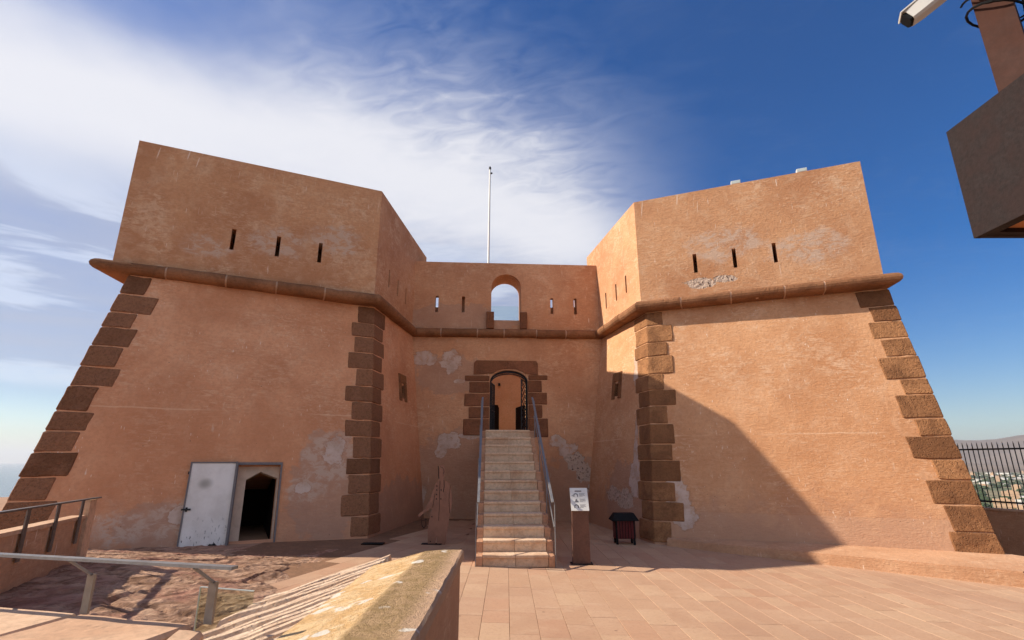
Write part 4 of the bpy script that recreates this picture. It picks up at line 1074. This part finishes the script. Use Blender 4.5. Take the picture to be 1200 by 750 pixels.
def loft(rings):
    n_ = 8; vs = [v for r_ in rings for v in r_]; fs = [tuple(range(n_)), tuple(reversed(range((len(rings)-1)*n_, len(rings)*n_)))]
    for j in range(len(rings)-1):
        for i in range(n_): fs.append((j*n_+i, j*n_+(i+1) % n_, (j+1)*n_+(i+1) % n_, (j+1)*n_+i))
    return vs, fs
mesh('housing', *loft([oct_ring(c0+ax*.03, .085, .08), oct_ring(c0+ax*.10, .095, .09), oct_ring(c1, .095, .09)]), 'white', sc)
mesh('sun_shield', *loft([oct_ring(c0+ax*.012+u2*.044, .098, .010), oct_ring(c1-ax*.05+u2*.048, .098, .010)]), 'white', sc)
mesh('front_glass', *loft([oct_ring(c0+ax*.012, .072, .068), oct_ring(c0+ax*.029, .078, .074)]), 'black_plastic', sc)
G().tube([c1, c1+Vector((.05, 0, .08)), Vector((2.955, 2.6, 4.74))], .022, 8).build('bracket_arm', 'white', sc)

# ================================================================== far town
def shed():
    v = [(-.5,-.5,0), (.5,-.5,0), (.5,.5,0), (-.5,.5,0), (-.5,-.5,.7), (.5,-.5,.7), (.5,.5,.7), (-.5,.5,.7), (-.5,0,1), (.5,0,1)]
    f = [(0,1,5,4), (2,3,7,6), (4,5,9,8), (6,7,8,9), (1,2,6,9,5), (3,0,4,8,7), (3,2,1,0)]
    return v, f
def house():
    g = G().box(-.5, .5, -.5, .5, 0, .72); g.box(-.2, .5, -.3, .5, .72, 1.0); g.box(-.52, .52, -.52, -.45, .68, .78); return g.v, g.f
def tower_block():
    g = G().box(-.5, .5, -.5, .5, 0, .9); g.box(-.15, .2, -.2, .2, .9, 1.0)
    for k in range(3): g.box(-.53, .53, -.53, -.5, .2+.22*k, .27+.22*k)
    return g.v, g.f
M['town_a'] = simple('white_render', rgb(214, 208, 198), .8, 0, .2, .15, .05, 0)
M['town_b'] = simple('ochre_render', rgb(192, 160, 128), .8, 0, .2, .2, .05, 0)
M['town_c'] = simple('grey_roof', rgb(170, 164, 156), .8, 0, .2, .2, .05, 0)
kinds = []
for nm, fn, mt in (('warehouse', shed, 'town_a'), ('house', house, 'town_a'), ('house', house, 'town_b'), ('apartment_block', tower_block, 'town_b'), ('warehouse', shed, 'town_c')):
    v, f = fn(); me = bpy.data.meshes.new(nm); me.from_pydata(v, [], f); me.materials.append(M[mt]); kinds.append((nm, me))
labs = {'warehouse': 'long pale low building in the distant town beyond the iron fence', 'house': 'small box-like house in the distant town beyond the iron fence', 'apartment_block': 'distant apartment block in the town beyond the iron fence'}
rnd = random.Random(21)
for k in range(130):
    row = rnd.random()
    d = 850+4300*row**1.5; a = R(rnd.uniform(39.0, 47.5))
    i = rnd.choices(range(5), (3, 5, 3, 3, 2))[0]; nm, me = kinds[i]
    o = bpy.data.objects.new(nm, me); COL.objects.link(o)
    o.location = (d*math.sin(a), d*math.cos(a), -77.5)
    z = -77.5+2.5*0; o.location.z = z-2
    w = {'warehouse': rnd.uniform(30, 75), 'house': rnd.uniform(12, 24), 'apartment_block': rnd.uniform(16, 34)}[nm]
    o.scale = (w, w*rnd.uniform(.35, .8), {'warehouse': rnd.uniform(7, 11), 'house': rnd.uniform(8, 12), 'apartment_block': rnd.uniform(15, 26)}[nm])
    o.rotation_euler = (0, 0, rnd.choice((-.75, -.7, .8, -.8))+rnd.uniform(-.15, .15))
    tag(o, labs[nm], 'building', 'distant town buildings')
# groves between the houses
g = G(); ico = None
for k in range(420):
    d = 800+4200*rnd.random()**1.3; a = R(rnd.uniform(38.5, 48))
    x, y, r = d*math.sin(a), d*math.cos(a), rnd.uniform(4, 11)
    vs = []
    for lv, rr, zz in ((0, .5, 0), (1, 1.0, .45), (2, .75, .9)):
        for q in range(6):
            t = q*math.pi/3+lv*.5; vs.append((x+r*rr*math.cos(t)*rnd.uniform(.8, 1.2), y+r*rr*math.sin(t)*rnd.uniform(.8, 1.2), -79+r*zz*rnd.uniform(.8, 1.2)))
    vs.append((x, y, -79+r*1.15))
    fs = [tuple(range(6))]+[(l*6+q, l*6+(q+1) % 6, (l+1)*6+(q+1) % 6, (l+1)*6+q) for l in range(2) for q in range(6)]+[(12+q, 12+(q+1) % 6, 18) for q in range(6)]
    g.add(vs, fs)
M['grove'] = simple('grove_green', rgb(62, 74, 44), .95, 0, .1, .4, .2, 0)
tag(g.build('groves', 'grove'), kind='stuff', label='dark green trees scattered over the distant plain', cat='trees')

# ================================================================== haze
def haze_mat():
    m = bpy.data.materials.new('haze_air'); m.use_nodes = True
    nt = m.node_tree
    for n_ in list(nt.nodes): nt.nodes.remove(n_)
    v = nt.nodes.new('ShaderNodeVolumePrincipled'); v.inputs['Density'].default_value = 5.5e-5
    v.inputs['Color'].default_value = (.90, .94, 1, 1); v.inputs['Anisotropy'].default_value = .2
    o_ = nt.nodes.new('ShaderNodeOutputMaterial'); nt.links.new(v.outputs[0], o_.inputs['Volume']); return m
hz = G().box(-43000, 43000, -43000, 43000, -110, 760)
tag(hz.build('haze', haze_mat(), origin=(0, 0, 0)), kind='stuff')
